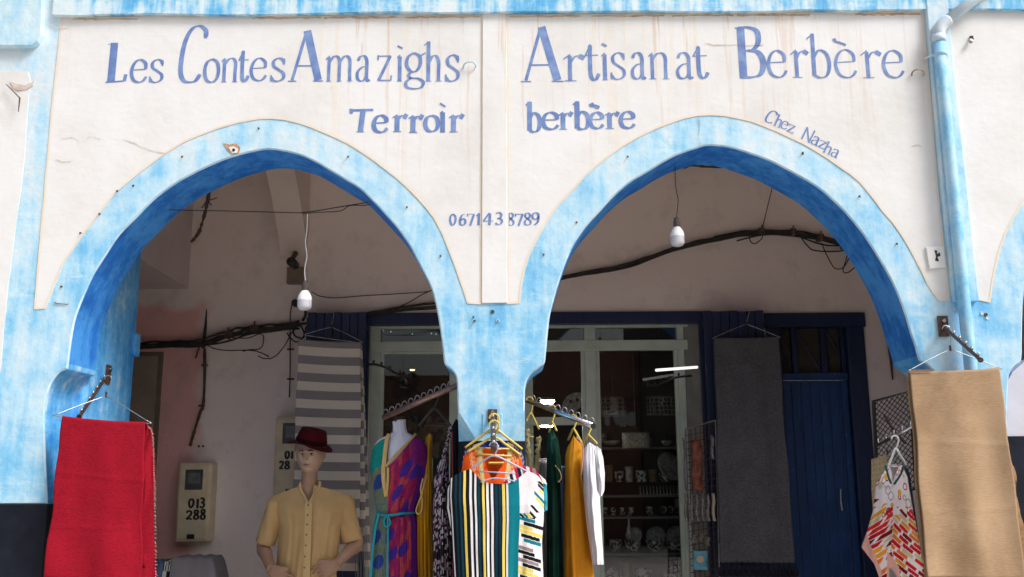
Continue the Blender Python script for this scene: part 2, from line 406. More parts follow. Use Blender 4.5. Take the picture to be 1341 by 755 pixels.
# ================================================================== SETTING
FY, FT, BY = 4.5, 0.30, 6.8      # facade plane, wall thickness, rear wall plane
FLOOR = 0.14
def xz(px, py, Y=FY):
    p = P(px, py, Y); return (p.x, p.z)
def extrude(mb, poly, vec, side_mi=None):
    """planar 3-D polygon extruded along vec"""
    poly = [Vector(p) for p in poly]; vec = Vector(vec); k = len(poly)
    tri = tessellate_polygon([poly]); nrm = Vector((0, 0, 0))
    for i in range(k): nrm += poly[i].cross(poly[(i+1) % k])
    flip = nrm.dot(vec) > 0
    fs = []
    for a, b, c in tri:
        cr = (poly[b]-poly[a]).cross(poly[c]-poly[a])
        if cr.dot(vec) > 0: b, c = c, b
        fs.append((a, b, c)); fs.append((a+k, c+k, b+k))
    base = len(mb.f); nb = len(fs)
    for i in range(k):
        j = (i+1) % k
        fs.append((i, j, j+k, i+k) if flip else (j, i, i+k, j+k))
    mb.add(list(poly) + [p + vec for p in poly], fs)
    if side_mi is not None:
        for q in range(base+nb, len(mb.f)): mb.mi[q] = side_mi
    return mb
def offset_poly(poly, d):
    k = len(poly); out = []
    area = sum(poly[i][0]*poly[(i+1) % k][1] - poly[(i+1) % k][0]*poly[i][1] for i in range(k))
    sg = 1 if area > 0 else -1
    for i in range(k):
        a, b, c = Vector(poly[i-1]), Vector(poly[i]), Vector(poly[(i+1) % k])
        e1 = (b-a).normalized() if (b-a).length > 1e-7 else (c-b).normalized(); e2 = (c-b).normalized() if (c-b).length > 1e-7 else e1
        n1 = Vector((-e1.y, e1.x))*sg; n2 = Vector((-e2.y, e2.x))*sg
        n = n1 + n2
        n = n.normalized() if n.length > .2 else n1
        out.append(tuple(b + n*d/max(.6, n.dot(n1))))
    return out

# ground and street
MB().box((-150, -150, -.3), (150, 4.1, 0)).build('street', M['stone'], kind='structure')
MB().box((-150, 4.1, -.3), (150, 60, FLOOR)).build('arcade_pavement', M['stone'], kind='structure', bevel=.01)

# ---------- building
bld = root('arcade_building', 'blue and white limewashed arcade building with two pointed arches and painted shop name', 'building', (0, FY, FLOOR))

archL = [(62,655),(60,620),(58,560),(59,535),(63,512),(69,498),(77,488),(86,483.5),
         (88.7,481),(91,462),(94,440),(99,415.5),(109,389),(122.5,359),(139,333),(155.6,308),(179,284),(204,259),(235.7,236.4),(272.8,217.5),(300,206.5),(325,199.5),(345,195.6),(360,195.6),
         (378,198.8),(397,204),(415.7,213),(434,224),(449,233),(471,246.5),(490,265),(508.4,285),(521.4,300),(536,320.6),(545.5,339),(555,357),(565,378),(572,405.6),(576,430),(579,452),(581.5,474),
         (584,478.5),(589,482.5),(594,487.5),(597.5,496),(598.5,510),(599,525),(600,541)]
archR = [(687,541),(687.3,528),(687.5,512),(689,502),(692,494.5),(697,488),(705,482),(713,475.5),
         (715,462),(716.5,446),(720,414),(726,390),(733,366),(742,341),(752,319),(767,297),(785.7,276.5),(800,260.5),(817,245),(832,234),(848.7,224.5),(866,213.5),(884,204),(898,198.5),(912,194),(921,191),(930.4,190.2),(941,190.8),(952.6,192.2),
         (969,196.3),(981,200.5),(997,206),(1014,213),(1042,227.8),(1070,244.5),(1092,263),(1107,278),(1125.5,300),(1140,320.6),(1151.5,339),(1162,357),(1171,375),(1179,394),(1186,414),(1192,435),(1198,452),(1203.5,471),
         (1210,475),(1218,481),(1224,488),(1229,498),(1232,512),(1234,535),(1235,577)]
arch3 = [(1319,577),(1319.5,540),(1320,515),(1321,500),(1323,488),(1329,480),(1338,471.5),(1339,440),(1340.5,395),(1345,360),(1353,330),(1366,298),(1385,268),(1410,240),(1440,217),(1475,200),(1520,190),(1560,187),
         (1600,190),(1650,205),(1700,235),(1745,280),(1780,340),(1800,400),(1810,474),(1830,490),(1838,520),(1840,577)]
def dense(path):
    # keep the corbel tips sharp: smooth only gently
    pts = catmull([Vector((*xz(*p), 0)) for p in path], 3)
    return [(p.x, p.y) for p in pts]
L_, R_, A3 = dense(archL), dense(archR), dense(arch3)
XL, XR = -4.9, 5.6
zc = lambda py: xz(640, py)[1]
ZD_L = xz(45, 660)[1]; ZD_C = xz(640, 577)[1]; ZD_R = xz(1270, 572)[1]
outline = [(XL, ZD_L)] + [(L_[0][0], ZD_L)] + L_[1:] + R_ + [(R_[-1][0], ZD_R), (A3[0][0], ZD_R)] + A3[1:] + [(XR, ZD_R), (XR, 4.75), (XL, 4.75)]
inset = outline
mb = MB()
BV = .007
front = []
k = len(outline)
ins = offset_poly(outline, BV)
# front face on the inset outline, a worn arris, then the reveals
flat = [(p[0], FY, p[1]) for p in ins]
tri = tessellate_polygon([[Vector((p[0], p[1], 0)) for p in ins]])
fs = []
for a, b, c in tri:
    cr = (ins[b][0]-ins[a][0])*(ins[c][1]-ins[a][1]) - (ins[c][0]-ins[a][0])*(ins[b][1]-ins[a][1])
    if cr < 0: b, c = c, b
    fs.append((a, b, c))
mb.add(flat, fs)
mb.cur = 2; vs = [(p[0], FY, p[1]) for p in ins] + [(p[0], FY + BV, p[1]) for p in outline]
area = sum(outline[i][0]*outline[(i+1) % k][1] - outline[(i+1) % k][0]*outline[i][1] for i in range(k))
def q4(i, j, k_): return (i, i+k_, j+k_, j) if area > 0 else (j, j+k_, i+k_, i)
mb.add(vs, [q4(i, (i+1) % k, k) for i in range(k)])
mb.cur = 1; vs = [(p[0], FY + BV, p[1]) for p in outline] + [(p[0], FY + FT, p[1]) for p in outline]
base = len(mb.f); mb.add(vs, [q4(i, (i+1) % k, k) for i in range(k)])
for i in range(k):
    if max(outline[i][1], outline[(i+1) % k][1]) < xz(100, 470)[1]: mb.mi[base+i] = 3  # low reveals take the lit copy, the rest the shaded one
mb.cur = 4; mb.add([(p[0], FY + FT, p[1]) for p in outline], [(c, b, a) if True else 0 for a, b, c in
    [(a, b, c) if ((outline[b][0]-outline[a][0])*(outline[c][1]-outline[a][1]) - (outline[c][0]-outline[a][0])*(outline[b][1]-outline[a][1])) > 0 else (a, c, b)
     for a, b, c in tessellate_polygon([[Vector((p[0], p[1], 0)) for p in outline]])]])
M['arris'] = pm('worn_arris_paint', (.62,.74,.82), (.30,.56,.78), 12, .8)
facade = mb.build('facade_wall', [M['blue'], M['blue_shade'], M['arris'], M['blue_pier'], M['ceiling']], bld)

# chamfered pier feet and dark dado
def pier(name_, x0, x1, ztop, zst, zd, mats, y0=FY, y1=FY+FT, c=.085):
    def ring(z, cc, e=.0012):
        a0, a1, b0, b1 = x0-e, x1+e, y0-e, y1+e
        return [(a0+cc, b0, z), (a1-cc, b0, z), (a1, b0+cc, z), (a1, b1-cc, z), (a1-cc, b1, z), (a0+cc, b1, z), (a0, b1-cc, z), (a0, b0+cc, z)]
    mb = MB()
    if ztop > zst + .01:
        vs = ring(ztop, .002) + ring(zst, c) ; mb.add(vs, [(i, i+8, (i+1) % 8+8, (i+1) % 8) for i in range(8)])
        if zst > zd + .005:
            vs = ring(zst, c) + ring(zd, c); mb.add(vs, [(i, i+8, (i+1) % 8+8, (i+1) % 8) for i in range(8)])
    if mb.v: mb.build('pier_foot', mats[0], bld)
    md = MB(); vs = ring(zd, c, .004) + ring(FLOOR-.02, c, .004)
    md.add(vs, [(i, i+8, (i+1) % 8+8, (i+1) % 8) for i in range(8)] + [tuple(range(8))])
    md.build('dark_dado', M['dado'], bld)
pier('c', xz(600,541)[0], xz(687,541)[0], xz(640,541)[1] + .012, ZD_C, ZD_C, [M['blue']], c=.09)
# centre pier: body between the arches ends at y=541, the foot fills down to the dado
MB().box((XL, FY-.004, FLOOR-.02), (L_[0][0]+.004, FY+FT+.004, ZD_L)).build('dark_dado', M['dado'], bld)
MB().box((R_[-1][0]-.004, FY-.004, FLOOR-.02), (A3[0][0]+.004, FY+FT+.004, ZD_R)).build('dark_dado', M['dado'], bld)
MB().box((A3[-1][0], FY-.004, FLOOR-.02), (XR, FY+FT+.004, ZD_R)).build('dark_dado', M['dado'], bld)

# white panels, slightly proud plaster with a cream painted border
ringL = [(59.6,404),(69.5,379),(76,363),(83,346),(94,330),(106,312),(118,296),(132,278),(154,251),(185,225),(212,204.5),(242,185.5),(262,177),(285,168.5),(312,161),(339,156),(356,155.6),(373,157),(390,161),(406,166.5),(422,173),(439,180.5),(456,189),(472.5,199.5),(490,210.5),(505.6,223),(519,234),(532,245),(546,259),(558,272),(568.5,286.4),(579,307),(588,329.5),(595,347),(601.6,366),(607,381),(611.5,396)]
ringR = [(681,397),(683,379),(687,357),(693,337),(701,319),(710,302),(720,285),(733,267),(743,257),(753,247),(766,232),(779,219.5),(797,205),(815.6,192),(836,180),(858.7,169),(878,161.5),(898,154.5),(914,151.5),(931.5,150.5),(949,152),(968,155.6),(984,159.5),(999,165),(1016,172),(1033,180),(1050,188),(1066,197),(1083,207.5),(1099,219),(1113,228.5),(1126,239.5),(1141,258),(1155.6,277),(1168,291),(1179,306),(1189,322),(1198.7,340),(1207,356),(1215,373),(1222,384),(1228,393)]
def paint_panel(name, pxs, proud=.002, line=True, smooth_n=1, mat='white', bw=.010):
    poly = [xz(*p) for p in pxs]
    out = []
    for i, p in enumerate(poly):      # hand-plastered, slightly wandering edge
        q = poly[(i+1) % len(poly)]; n = max(1, int(math.hypot(q[0]-p[0], q[1]-p[1])/.06))
        for j in range(n):
            x, z = lerp(p[0], q[0], j/n), lerp(p[1], q[1], j/n)
            out.append((x + .004*(vn(x*9, z*9)-.5), z + .004*(vn(x*9+50, z*9)-.5)))
    MB().prism(out, FY-proud, FY+.001).build(name, M[mat], bld)
    if line:
        inn = offset_poly(out, bw); kk = len(out); vs = []
        b = MB()
        y = FY-proud-.0012
        b.add([(p[0], y, p[1]) for p in out] + [(p[0], y, p[1]) for p in inn], [(i, (i+1) % kk, (i+1) % kk+kk, i+kk) for i in range(kk)])
        b.build('painted_border', M['cream_line'], bld)
paint_panel('white_panel', [(80,22),(240,21.5),(430,20.5),(632,19.5),(631,399),(612,397)] + ringL[::-1] + [(44.5,405),(51,330),(59,240),(66,160),(74,80)])
paint_panel('white_panel', [(663,19.5),(900,17.5),(1100,15.8),(1208,15),(1215,83),(1222,165),(1228.5,248),(1236,320),(1244,394),(1229,394)] + ringR[::-1] + [(664,398)])
paint_panel('white_panel', [(1236.7,14.5),(1460,12),(1440,180),(1400,215),(1370,235),(1341,262),(1324.5,291),(1316,309),(1310,325),(1305,345),(1301,366),(1296.5,396),(1277,392.5),(1268,310),(1261.6,248),(1253,170),(1245,99)], mat='white_plain')
paint_panel('white_panel', [(-120,96),(37,93.5),(41,108),(38,125),(35,160),(33,199),(28,248),(22,290),(16.5,333),(11,375),(6.6,415),(1.6,475),(-12,560),(-120,560)], mat='white_plain', line=False)
# proud centre strip, top band, pilaster, left ledge
MB().prism([xz(632,18), xz(663,18), xz(664,396.5), xz(631,397)], FY-.009, FY+.001).build('centre_strip', M['white'], bld, bevel=.002)
zt = xz(640, 19)[1]; a_, b_ = xz(72, 22), xz(1209, 15)
def bandz(x): return a_[1] + (b_[1]-a_[1])*(x-a_[0])/(b_[0]-a_[0])
poly = [(a_[0], bandz(a_[0]))]
for i in range(1, 60):
    x = lerp(a_[0], XR, i/60); poly.append((x, bandz(x) + .012*(vn(x*4, 3)-.5) + .006*(vn(x*17, 8)-.5)))
poly += [(XR, bandz(XR)), (XR, 4.76), (a_[0], 4.76)]
MB().prism(poly, FY-.03, FY+.001).build('top_band', M['blue_band'], bld, bevel=.005)
MB().prism([xz(1209,0), xz(1237,0), xz(1246,99), xz(1262.5,248), xz(1278,396), xz(1246,396), xz(1230,248), xz(1216,83)], FY-.034, FY+.001).build('pilaster_strip', M['blue'], bld, bevel=.004)
p0, p1 = xz(-150, 62), xz(52, 66)
MB().prism([p0, xz(30,63), xz(46,63), xz(53,58), xz(58,48), xz(59,20), xz(60,-40), xz(-150,-40)], FY-.04, FY+.001).build('upper_ledge', M['blue_ring'], bld, bevel=.012)
# damage patch over the left arch with a bolt hole
mb = MB(); c = [(293,187.5),(301,189),(310,188),(315,193),(313,200),(306,202),(299,198)]
mb.prism([xz(*p) for p in c], FY-.0035, FY+.001).build('chipped_plaster', M['rawplaster'], bld)
MB().prism([xz(*p) for p in [(300,193),(306,191.5),(312,195),(311,200),(304,201)]], FY-.0055, FY+.001).build('filler_patch', M['white_plain'], bld)
c = P(306,196,FY-.0065); MB().lathe(c, [(.007,-.002),(.007,.001),(.0001,.001)], 12, 'y').build('bolt_hole', M['black'], bld)
for (a, b, c_) in [([(18,108),(26,112),(33,118),(42,117),(37,124),(28,121),(20,116)],0,0), ([(225,447),(232,446),(243,448),(236,451),(226,450)],0,0)]:
    pass
def crackline(pts, r=.0016, mat='rust', par=None, name='crack'):
    q = catmull([P(x, y, FY-.0045) for x, y in pts], 4)
    q = [v + Vector((.004*(hn(i, 3)-.5), 0, .004*(hn(i, 7)-.5))) for i, v in enumerate(q)]
    MB().tube(q, [r*(.3+hn(i)) for i in range(len(q))], 5).build(name, M[mat], par or bld)
M['crackm'] = pm('crack_brown', (.60,.46,.34), (.42,.28,.2), 30, .9)  # brown tone shared by the cracks and the rust line under the band
crackline([(78,182),(95,180),(108,186),(118,178),(131,182)], .0006, 'crackm'); crackline([(160,182),(176,187),(185,192),(200,197),(216,200)], .0009, 'crackm')
crackline([(72,208),(85,212),(95,210)], .0009, 'crackm'); crackline([(922,56),(940,59),(965,58),(985,59),(1000,58)], .0011, 'crackm')
crackline([(1193,192),(1200,190),(1207,192)], .0012, 'crackm'); crackline([(915,152),(917,165),(915,178),(918,189)], .0012, 'crackm')
crackline([(60,32),(75,38),(90,36)], .0010, 'crackm')
crackline([(70,395),(77,398),(90,398)], .0022, 'rust')
# peeled plaster, far left
MB().prism([xz(*p) for p in [(14,107),(24,110),(34,112),(46,106),(44,112),(36,117),(24,119),(17,115)]], FY-.006, FY+.001).build('peeled_plaster', pm('peeled_edge', (.55,.45,.38), (.7,.64,.6), 22, .9, .5), bld)
MB().tube([P(8,110,FY-.02), P(20,122,FY-.025), P(26,128,FY-.03), P(24,146,FY-.03)], [.002,.003,.004,.002], 6).build('nail', M['rust'], bld)

for k_, (xa_, xb_) in enumerate(((330,420),(425,520),(530,628),(668,760),(775,870),(880,960),(965,1060),(1120,1205),(95,180))):
    n_ = 14; q = []
    for i in range(n_+1):
        x_ = lerp(xa_, xb_, i/n_); p_ = P(x_, 19.5 - .0062*(x_-640) + 1.2, FY-.004); p_.z += .006*(vn(x_*.3, 4)-.5) - .004
        q.append(p_)
    MB().tube(q, [.0012+.004*hn(i, k_) for i in range(n_+1)], 6).build('rust_stain', M['crackm'], bld)
# nails and small anchors round the arches
nails = [(239,205),(175,243),(131,280),(106,305),(81,375),(154,250),(339,168),(456,205),(533,271),(577,335),(621,420),(755,291),(712,333),(822,205),(1051,200),(1125,257),(1174,319),(622,420),(620,415),(652,420),(1051,201)]
for i, (x, y) in enumerate(nails):
    p = P(x, y, FY); MB().tube([p+Vector((0,.01,0)), p+Vector((0,-.014,0)), p+Vector((0,-.015,-.012))], [.002,.002,.001], 6).lathe(p+Vector((0,-.002,0)), [(.005,-.001),(.0035,-.002),(.0001,-.0025)], 8, 'y').build('nail', M['rust'], bld)
for (x, y) in [(615,85),(1202,95)]:
    pts = [P(x-8, y+4, FY), P(x-7, y-1, FY-.02), P(x-2, y-4, FY-.028), P(x+4, y-4, FY-.028), P(x+8, y, FY-.02), P(x+7, y+4, FY-.006)]
    MB().tube(catmull(pts, 4), .0042, 7).build('wall_hook', M['arris'] if x < 900 else pm('rust_white_hook', (.6,.5,.42), (.3,.18,.12), 50, .6), bld)
p = P(1271, 51, FY); MB().tube([p+Vector((0,0,.012)), p+Vector((0,-.02,.004)), p+Vector((0,-.02,-.012))], .006, 8).build('bolt', M['bronze'], bld)
p = P(1271, 54, FY-.02); MB().lathe(p, [(.0001,-.01),(.011,-.008),(.011,.0),(.0001,.002)], 10, 'y').build('bolt_nut', M['galv'], bld)
for (x, y) in [(1249,405),(1291,412),(1293,416),(1286,410),(645,408),(652,420)]:
    p = P(x, y, FY-.001); MB().lathe(p, [(.010,.0),(.008,-.004),(.003,-.003),(.0001,-.001)], 9, 'y').build('wall_anchor', M['arris'] if hn(x) > .3 else M['rust'], bld)
# little plastered plaque at the right of the big arch
mb = MB(); mb.prism([xz(*p) for p in [(1211,324),(1234,322.5),(1238,351),(1216,352.5)]], FY-.014, FY).build('small_plaque', M['white_plain'], bld, bevel=.003)
for pts in ([(1222,328),(1226,329),(1225,333),(1229,331),(1230,336),(1226,337),(1228,343),(1223,342),(1224,336)],):
    MB().prism([xz(*p) for p in pts], FY-.0152, FY-.013).build('plaque_mark', M['black'], bld)

# ---------- inside the arcade
bo = [P(482,417,BY).x, P(917,417,BY).x, P(1003,417,BY).x, P(1130,412,BY).x]
ztopW, ztopD = P(700,417,BY).z, P(1090,412,BY).z
ZC = 3.95
rw = MB()
rw.box((XL, BY, FLOOR-.05), (bo[0], BY+.25, ZC)); rw.box((bo[0], BY, ztopW), (bo[1], BY+.25, ZC)); rw.box((bo[1], BY, FLOOR-.05), (bo[2], BY+.25, ZC))
rw.box((bo[2], BY, ztopD), (bo[3], BY+.25, ZC)); rw.box((bo[3], BY, FLOOR-.05), (XR, BY+.25, ZC))
rw.build('rear_wall', M['back'], bld)
MB().box((XL, FY+FT-.01, ZC), (XR, BY+.25, ZC+.2)).build('ceiling', M['ceiling'], bld)
MB().box((XL-.2, FY, FLOOR-.05), (XL, BY+.25, 4.75)).build('end_wall', M['ceiling'], bld)
MB().box((XR, FY, FLOOR-.05), (XR+.2, BY+.25, 4.75)).build('end_wall', M['ceiling'], bld)
# transverse ribs
x1 = P(401,300,BY).x
x1 = P(404,300,BY).x
prof = [(BY+.01, ZC+.01), (BY+.01, P(403,350,BY).z)]
for (px, py) in [(402.5,335),(400.5,312),(397,285),(391,250),(385.5,222)]:
    p = PX(px, py, x1); prof.append((p.y, p.z))
prof.append((prof[-1][0]-.07, ZC+.01))
extrude(MB(), [(x1, a, b) for a, b in prof], (-.20, 0, 0)).build('transverse_rib', M['ceiling'], bld)
x2 = P(249,340,BY).x; pa = PX(197,346,x2)
prof = [(BY+.01, ZC+.01), (BY+.01, P(249,378,BY).z), (pa.y, pa.z), (5.45, pa.z+.02), (5.45, ZC+.01)]
extrude(MB(), [(x2, a, b) for a, b in prof], (-.55, 0, 0)).build('transverse_rib', pm('grey_rib_plaster', (.62,.53,.52), (.55,.47,.46), 3, .9, .3, .02, 8), bld)
# inner pier on the left: bright blue below, white above
xp = -2.155
def prismz(mb, poly, z0, z1): return extrude(mb, [(a, b, z0) for a, b in poly], (0, 0, z1-z0))
ppoly = [(-2.9, FY+FT-.01), (xp-.02, FY+FT-.01), (xp, FY+FT+.02), (xp, 5.36), (xp-.055, 5.46), (-2.9, 5.46)]
zb = PX(192, 322, xp-.04).z
prismz(MB(), ppoly, ZD_L, zb).build('inner_pier', M['blue_pier'], bld, bevel=.012)
prismz(MB(), ppoly, FLOOR-.02, ZD_L-.001).build('inner_pier_dado', M['dado'], bld)
prismz(MB(), [(a+.004 if a > -2.5 else a, b+.004) for a, b in ppoly], zb+.001, ZC).build('inner_pier_top', M['white_plain'], bld)
pc = P(181, 452, 5.40); MB().box((xp-.02, 5.33, PX(181,468,xp).z), (xp+.018, 5.40, PX(181,438,xp).z)).build('blue_conduit_stub', M['blue_pier'], bld, bevel=.006)
# flush hatch at far left
a, b = P(190,461,BY), P(209,548,BY)
MB().box((a.x-.12, BY-.012, b.z-.5), (b.x, BY+.01, a.z)).build('wall_hatch', M['box'], bld, bevel=.004)
MB().box((a.x-.10, BY-.018, b.z-.48), (b.x-.035, BY-.01, a.z-.03)).build('hatch_door', pm('dull_beige_paint', (.34,.28,.22), (.28,.23,.18), 8, .8), bld, bevel=.004)

# ---------- shop window set in the rear wall
WY = BY+.05
def rect(mb, x0, y0, x1_, y1, Y, d):      # vertical member from photo rectangle
    a, b = P(x0, y0, Y), P(x1_, y1, Y); mb.box((a.x, Y, b.z), (b.x, Y+d, a.z)); return mb
sw = None
fr = MB()
zfl = FLOOR
def post(mb, xa, xb, ytop, Y=WY, d=.07, ref=430, zbot=FLOOR):
    a, b = P(xa, ref, Y), P(xb, ref, Y); mb.box((a.x, Y, zbot), (b.x, Y+d, P(xa, ytop, Y).z))
win = MB()
xa, xb = bo[0], bo[1]
frame_parts = [('post', 486, 499), ('post', 589, 600), ('post', 683, 692), ('post', 765, 779), ('post', 886, 895)]
wf = []
for _, u0, u1 in frame_parts:
    mb_ = MB(); post(mb_, u0, u1, 419); wf.append(mb_)
shopwin = wf[0].build('shop_window_frame', M['alu'], bld, bevel=.004)
for mb_ in wf[1:]: mb_.build('window_post', M['alu'], shopwin, bevel=.004)
rails = [(486,419,901,427.5,0), (486,447,901,457.5,-.004), (690,546,766,556,-.003), (499,458,589,463,.02)]
for (u0, v0, u1, v1, dy) in rails:
    a, b = P(u0, v0, WY+dy), P(u1, v1, WY+dy)
    MB().box((a.x, WY+dy-.003, b.z), (b.x, WY+dy+.06, a.z)).build('window_rail', M['alu'], shopwin, bevel=.004)
# slim inner beads round the big panes
for (u0, u1) in ((499, 504), (692, 697), (760, 765), (779, 784), (881, 886)):
    mb_ = MB(); post(mb_, u0, u1, 458, WY+.02, .035); mb_.build('glazing_bead', M['alu'], shopwin)
panes = [(499,427.5,589,447),(600,427.5,683,447),(692,427.5,765,447),(779,427.5,886,447),(504,463,589,None),(697,457.5,760,546),(784,457.5,881,None)]
for (u0, v0, u1, v1) in panes:
    a = P(u0, v0, WY+.035); b = P(u1, v0, WY+.035); zz = P(u0, v1, WY+.035).z if v1 else FLOOR+.1
    MB().box((a.x, WY+.034, zz), (b.x, WY+.040, a.z)).build('pane', M['glass'], shopwin)
# plaster reveal at the right, navy casing
a, b = P(895,424,WY), P(917,424,WY)
MB().box((a.x+.002, WY+.01, FLOOR), (bo[1]-.001, WY+.07, ztopW-.03)).build('plaster_reveal', pm('grey_reveal', (.26,.26,.24), (.2,.2,.18), 9, .8, .3, .01, 30), bld)
MB().box((bo[0]-.03, BY-.03, ztopW-.045), (bo[1]+.03, BY+.03, P(700,411,BY).z+.01)).build('navy_casing', M['navy'], bld, bevel=.005)
MB().box((bo[1]-.012, BY-.03, FLOOR), (bo[1]+.045, BY+.03, ztopW-.046)).build('navy_casing', M['navy'], bld, bevel=.005)
MB().box((bo[0]-.045, BY-.03, FLOOR), (bo[0]+.012, BY+.03, ztopW-.046)).build('navy_casing', M['navy'], bld, bevel=.005)
# ---------- shop room behind
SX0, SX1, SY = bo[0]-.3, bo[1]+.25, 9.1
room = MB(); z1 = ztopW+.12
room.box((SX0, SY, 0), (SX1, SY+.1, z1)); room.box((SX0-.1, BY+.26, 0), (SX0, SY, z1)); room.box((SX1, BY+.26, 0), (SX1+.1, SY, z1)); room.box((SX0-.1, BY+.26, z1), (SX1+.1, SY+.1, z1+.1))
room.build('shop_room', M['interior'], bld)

# ---------- shutters folded back against the wall
def shutter(u0, u1, vt, nplank, Y=6.60, name='window_shutter', vref=430):
    a, b = P(u0, vt, Y), P(u1, vt, Y); wdt = (b.x-a.x)/nplank
    first = None
    for i in range(nplank):
        mb_ = MB(); mb_.box((a.x+i*wdt+.0015, Y+.004*((i*7) % 3), FLOOR+.05), (a.x+(i+1)*wdt-.0015, Y+.034, a.z-.002*((i*5) % 3)))
        if first is None: first = mb_.build(name, M['navy'], bld, bevel=.003)
        else: mb_.build('plank', M['navy'], first, bevel=.003)
    MB().box((a.x+.001, Y+.036, a.z-.12), (b.x-.001, Y+.07, a.z-.03)).build('batten', M['navy'], first)
shutter(403, 480, 408.5, 7); shutter(921, 1000, 406.5, 7)
MB().box((P(400,414,6.6).x, 6.64, P(400,445,6.6).z), (P(403,414,6.6).x, 6.7, P(400,414,6.6).z)).build('shutter_edge', M['navy'], bld)

# ---------- navy door with transom
DY = BY-.02
door = MB(); xr0, xr1 = P(1108,430,DY).x, P(1130,412,DY).x; xl0, xl1 = P(1003,430,DY).x, P(1022,430,DY).x
door.box((xr0, DY, FLOOR), (xr1, DY+.16, ztopD)); 
dr = door.build('door_frame', M['navy'], bld, bevel=.006)
MB().box((xl0, DY+.002, FLOOR), (xl1, DY+.16, ztopD-.002)).build('jamb', M['navy'], dr, bevel=.006)
MB().box((xl0-.02, DY-.012, P(1060,428,DY).z), (xr1+.012, DY+.15, ztopD+.012)).build('head', M['navy'], dr, bevel=.006)
MB().box((xl1, DY+.03, P(1060,497,DY+.03).z), (xr0, DY+.12, P(1060,488,DY+.03).z)).build('transom_bar', M['door'], dr, bevel=.005)
zt0, zt1 = P(1060,488,DY+.05).z, P(1060,428,DY+.05).z
for u in (1040, 1078):
    q = P(u, 450, DY+.05); MB().box((q.x-.018, DY+.05, zt0), (q.x+.018, DY+.09, zt1)).build('mullion', M['navy'], dr, bevel=.003)
MB().box((xr0-.03, DY+.05, zt0), (xr0, DY+.09, zt1)).build('mullion', M['navy'], dr, bevel=.003)
# fine mesh and diagonal stays in each light
mesh_ = MB(); 
for i in range(60):
    x = lerp(xl1, xr0, i/59); mesh_.box((x-.0012, DY+.100, zt0), (x+.0012, DY+.1024, zt1))
for i in range(34):
    z = lerp(zt0, zt1, i/33); mesh_.box((xl1, DY+.1026, z-.0012), (xr0, DY+.105, z+.0012))
mesh_.build('insect_mesh', pm('dusty_mesh', (.12,.10,.08), (.08,.07,.05), 20, .8), dr, kind='stuff')
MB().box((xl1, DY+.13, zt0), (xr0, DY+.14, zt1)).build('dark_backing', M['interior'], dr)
for (u0, u1) in ((1008, 1038), (1042, 1076), (1081, 1112)):
    a, b = P(u0, 432, DY+.08), P(u1, 487, DY+.08)
    MB().tube([a, b], .006, 6).build('diagonal_stay', M['navy'], dr)
xd0, xd1 = xl1, xr0
n = 7; wd = (xd1-xd0)/n; ztl = P(1060,498,DY+.05).z
for i in range(n):
    MB().box((xd0+i*wd+.002, DY+.06+.003*((i*3) % 3), FLOOR), (xd0+(i+1)*wd-.002, DY+.10, ztl)).build('door_plank', M['door'], dr, bevel=.004)
MB().box((xd1-.05, DY+.045, FLOOR), (xd1-.004, DY+.058, ztl)).build('door_stile', M['door'], dr, bevel=.004)
MB().tube([P(1101,640,DY+.03), P(1101,655,DY+.02), P(1103,668,DY+.03)], .006, 8).build('door_handle', M['galv'], dr)

# pale infill of the next arch, right edge of the picture
iy = 4.68; MB().prism([xz(1316,577,iy), xz(1319,545,iy), xz(1318,520,iy), xz(1319,500,iy), xz(1326,487,iy), xz(1345,470,iy), (XR, xz(1345,470,iy)[1]), (XR, xz(1316,577,iy)[1])], iy, iy+.1).build('arch_infill', pm('pale_lilac_wash', (.66,.65,.70), (.58,.57,.62), 6, .8, .2), bld)
MB().box((xz(1318,577,iy)[0], iy-.006, FLOOR), (XR, iy+.1, xz(1316,571,iy)[1])).build('infill_dado', M['dado'], bld)

# ================================================================== PAINTED LETTERING
GL = {}
def G(ch, *strokes): GL[ch] = strokes
# each stroke: (kind, weight, points) ; kind 'c' curved, 'l' straight; unit box
G('L', ('l',1.7,[(.33,1.0),(.30,.02)]), ('l',.9,[(.05,.0),(.95,.03)]), ('l',.8,[(.95,.03),(1.0,.20)]), ('l',.5,[(.02,.96),(.42,1.0)]))
G('e', ('c',.75,[(.10,.54),(.5,.56),(.93,.57)]), ('c',1.0,[(.93,.57),(.90,.84),(.56,1.0),(.22,.85),(.06,.48),(.20,.12),(.56,.0),(.84,.08),(1.0,.25)]))
G('s', ('c',.95,[(.93,.80),(.80,.95),(.50,1.0),(.18,.86),(.22,.64),(.55,.50),(.90,.34),(.90,.12),(.55,.0),(.22,.03),(.05,.16)]), ('l',.5,[(.93,.98),(.93,.72)]), ('l',.5,[(.05,.0),(.05,.26)]))
G('C', ('c',1.1,[(1.0,.80),(.98,.92),(.72,1.0),(.42,.94),(.20,.74),(.09,.46),(.08,.18),(.22,.03),(.48,.0),(.70,.03),(.86,.14)]), ('l',.7,[(1.0,.94),(.99,.78)]))
G('o', ('c',1.0,[(.5,1.0),(.16,.84),(.04,.48),(.18,.12),(.52,.0),(.86,.14),(.97,.5),(.84,.86),(.5,1.0)]))
G('n', ('l',1.0,[(.20,.95),(.20,.0)]), ('c',1.0,[(.22,.74),(.42,.95),(.66,.98),(.80,.80),(.80,.4),(.80,.0)]), ('l',.6,[(.04,.86),(.22,1.0)]), ('l',.5,[(.05,.0),(.36,.0)]), ('l',.5,[(.66,.0),(.96,.0)]))
G('t', ('c',1.1,[(.40,1.0),(.38,.5),(.42,.12),(.62,.0),(.82,.04),(.98,.18)]), ('l',.8,[(.0,.68),(.95,.70)]), ('l',.5,[(.08,.70),(.42,.98)]))
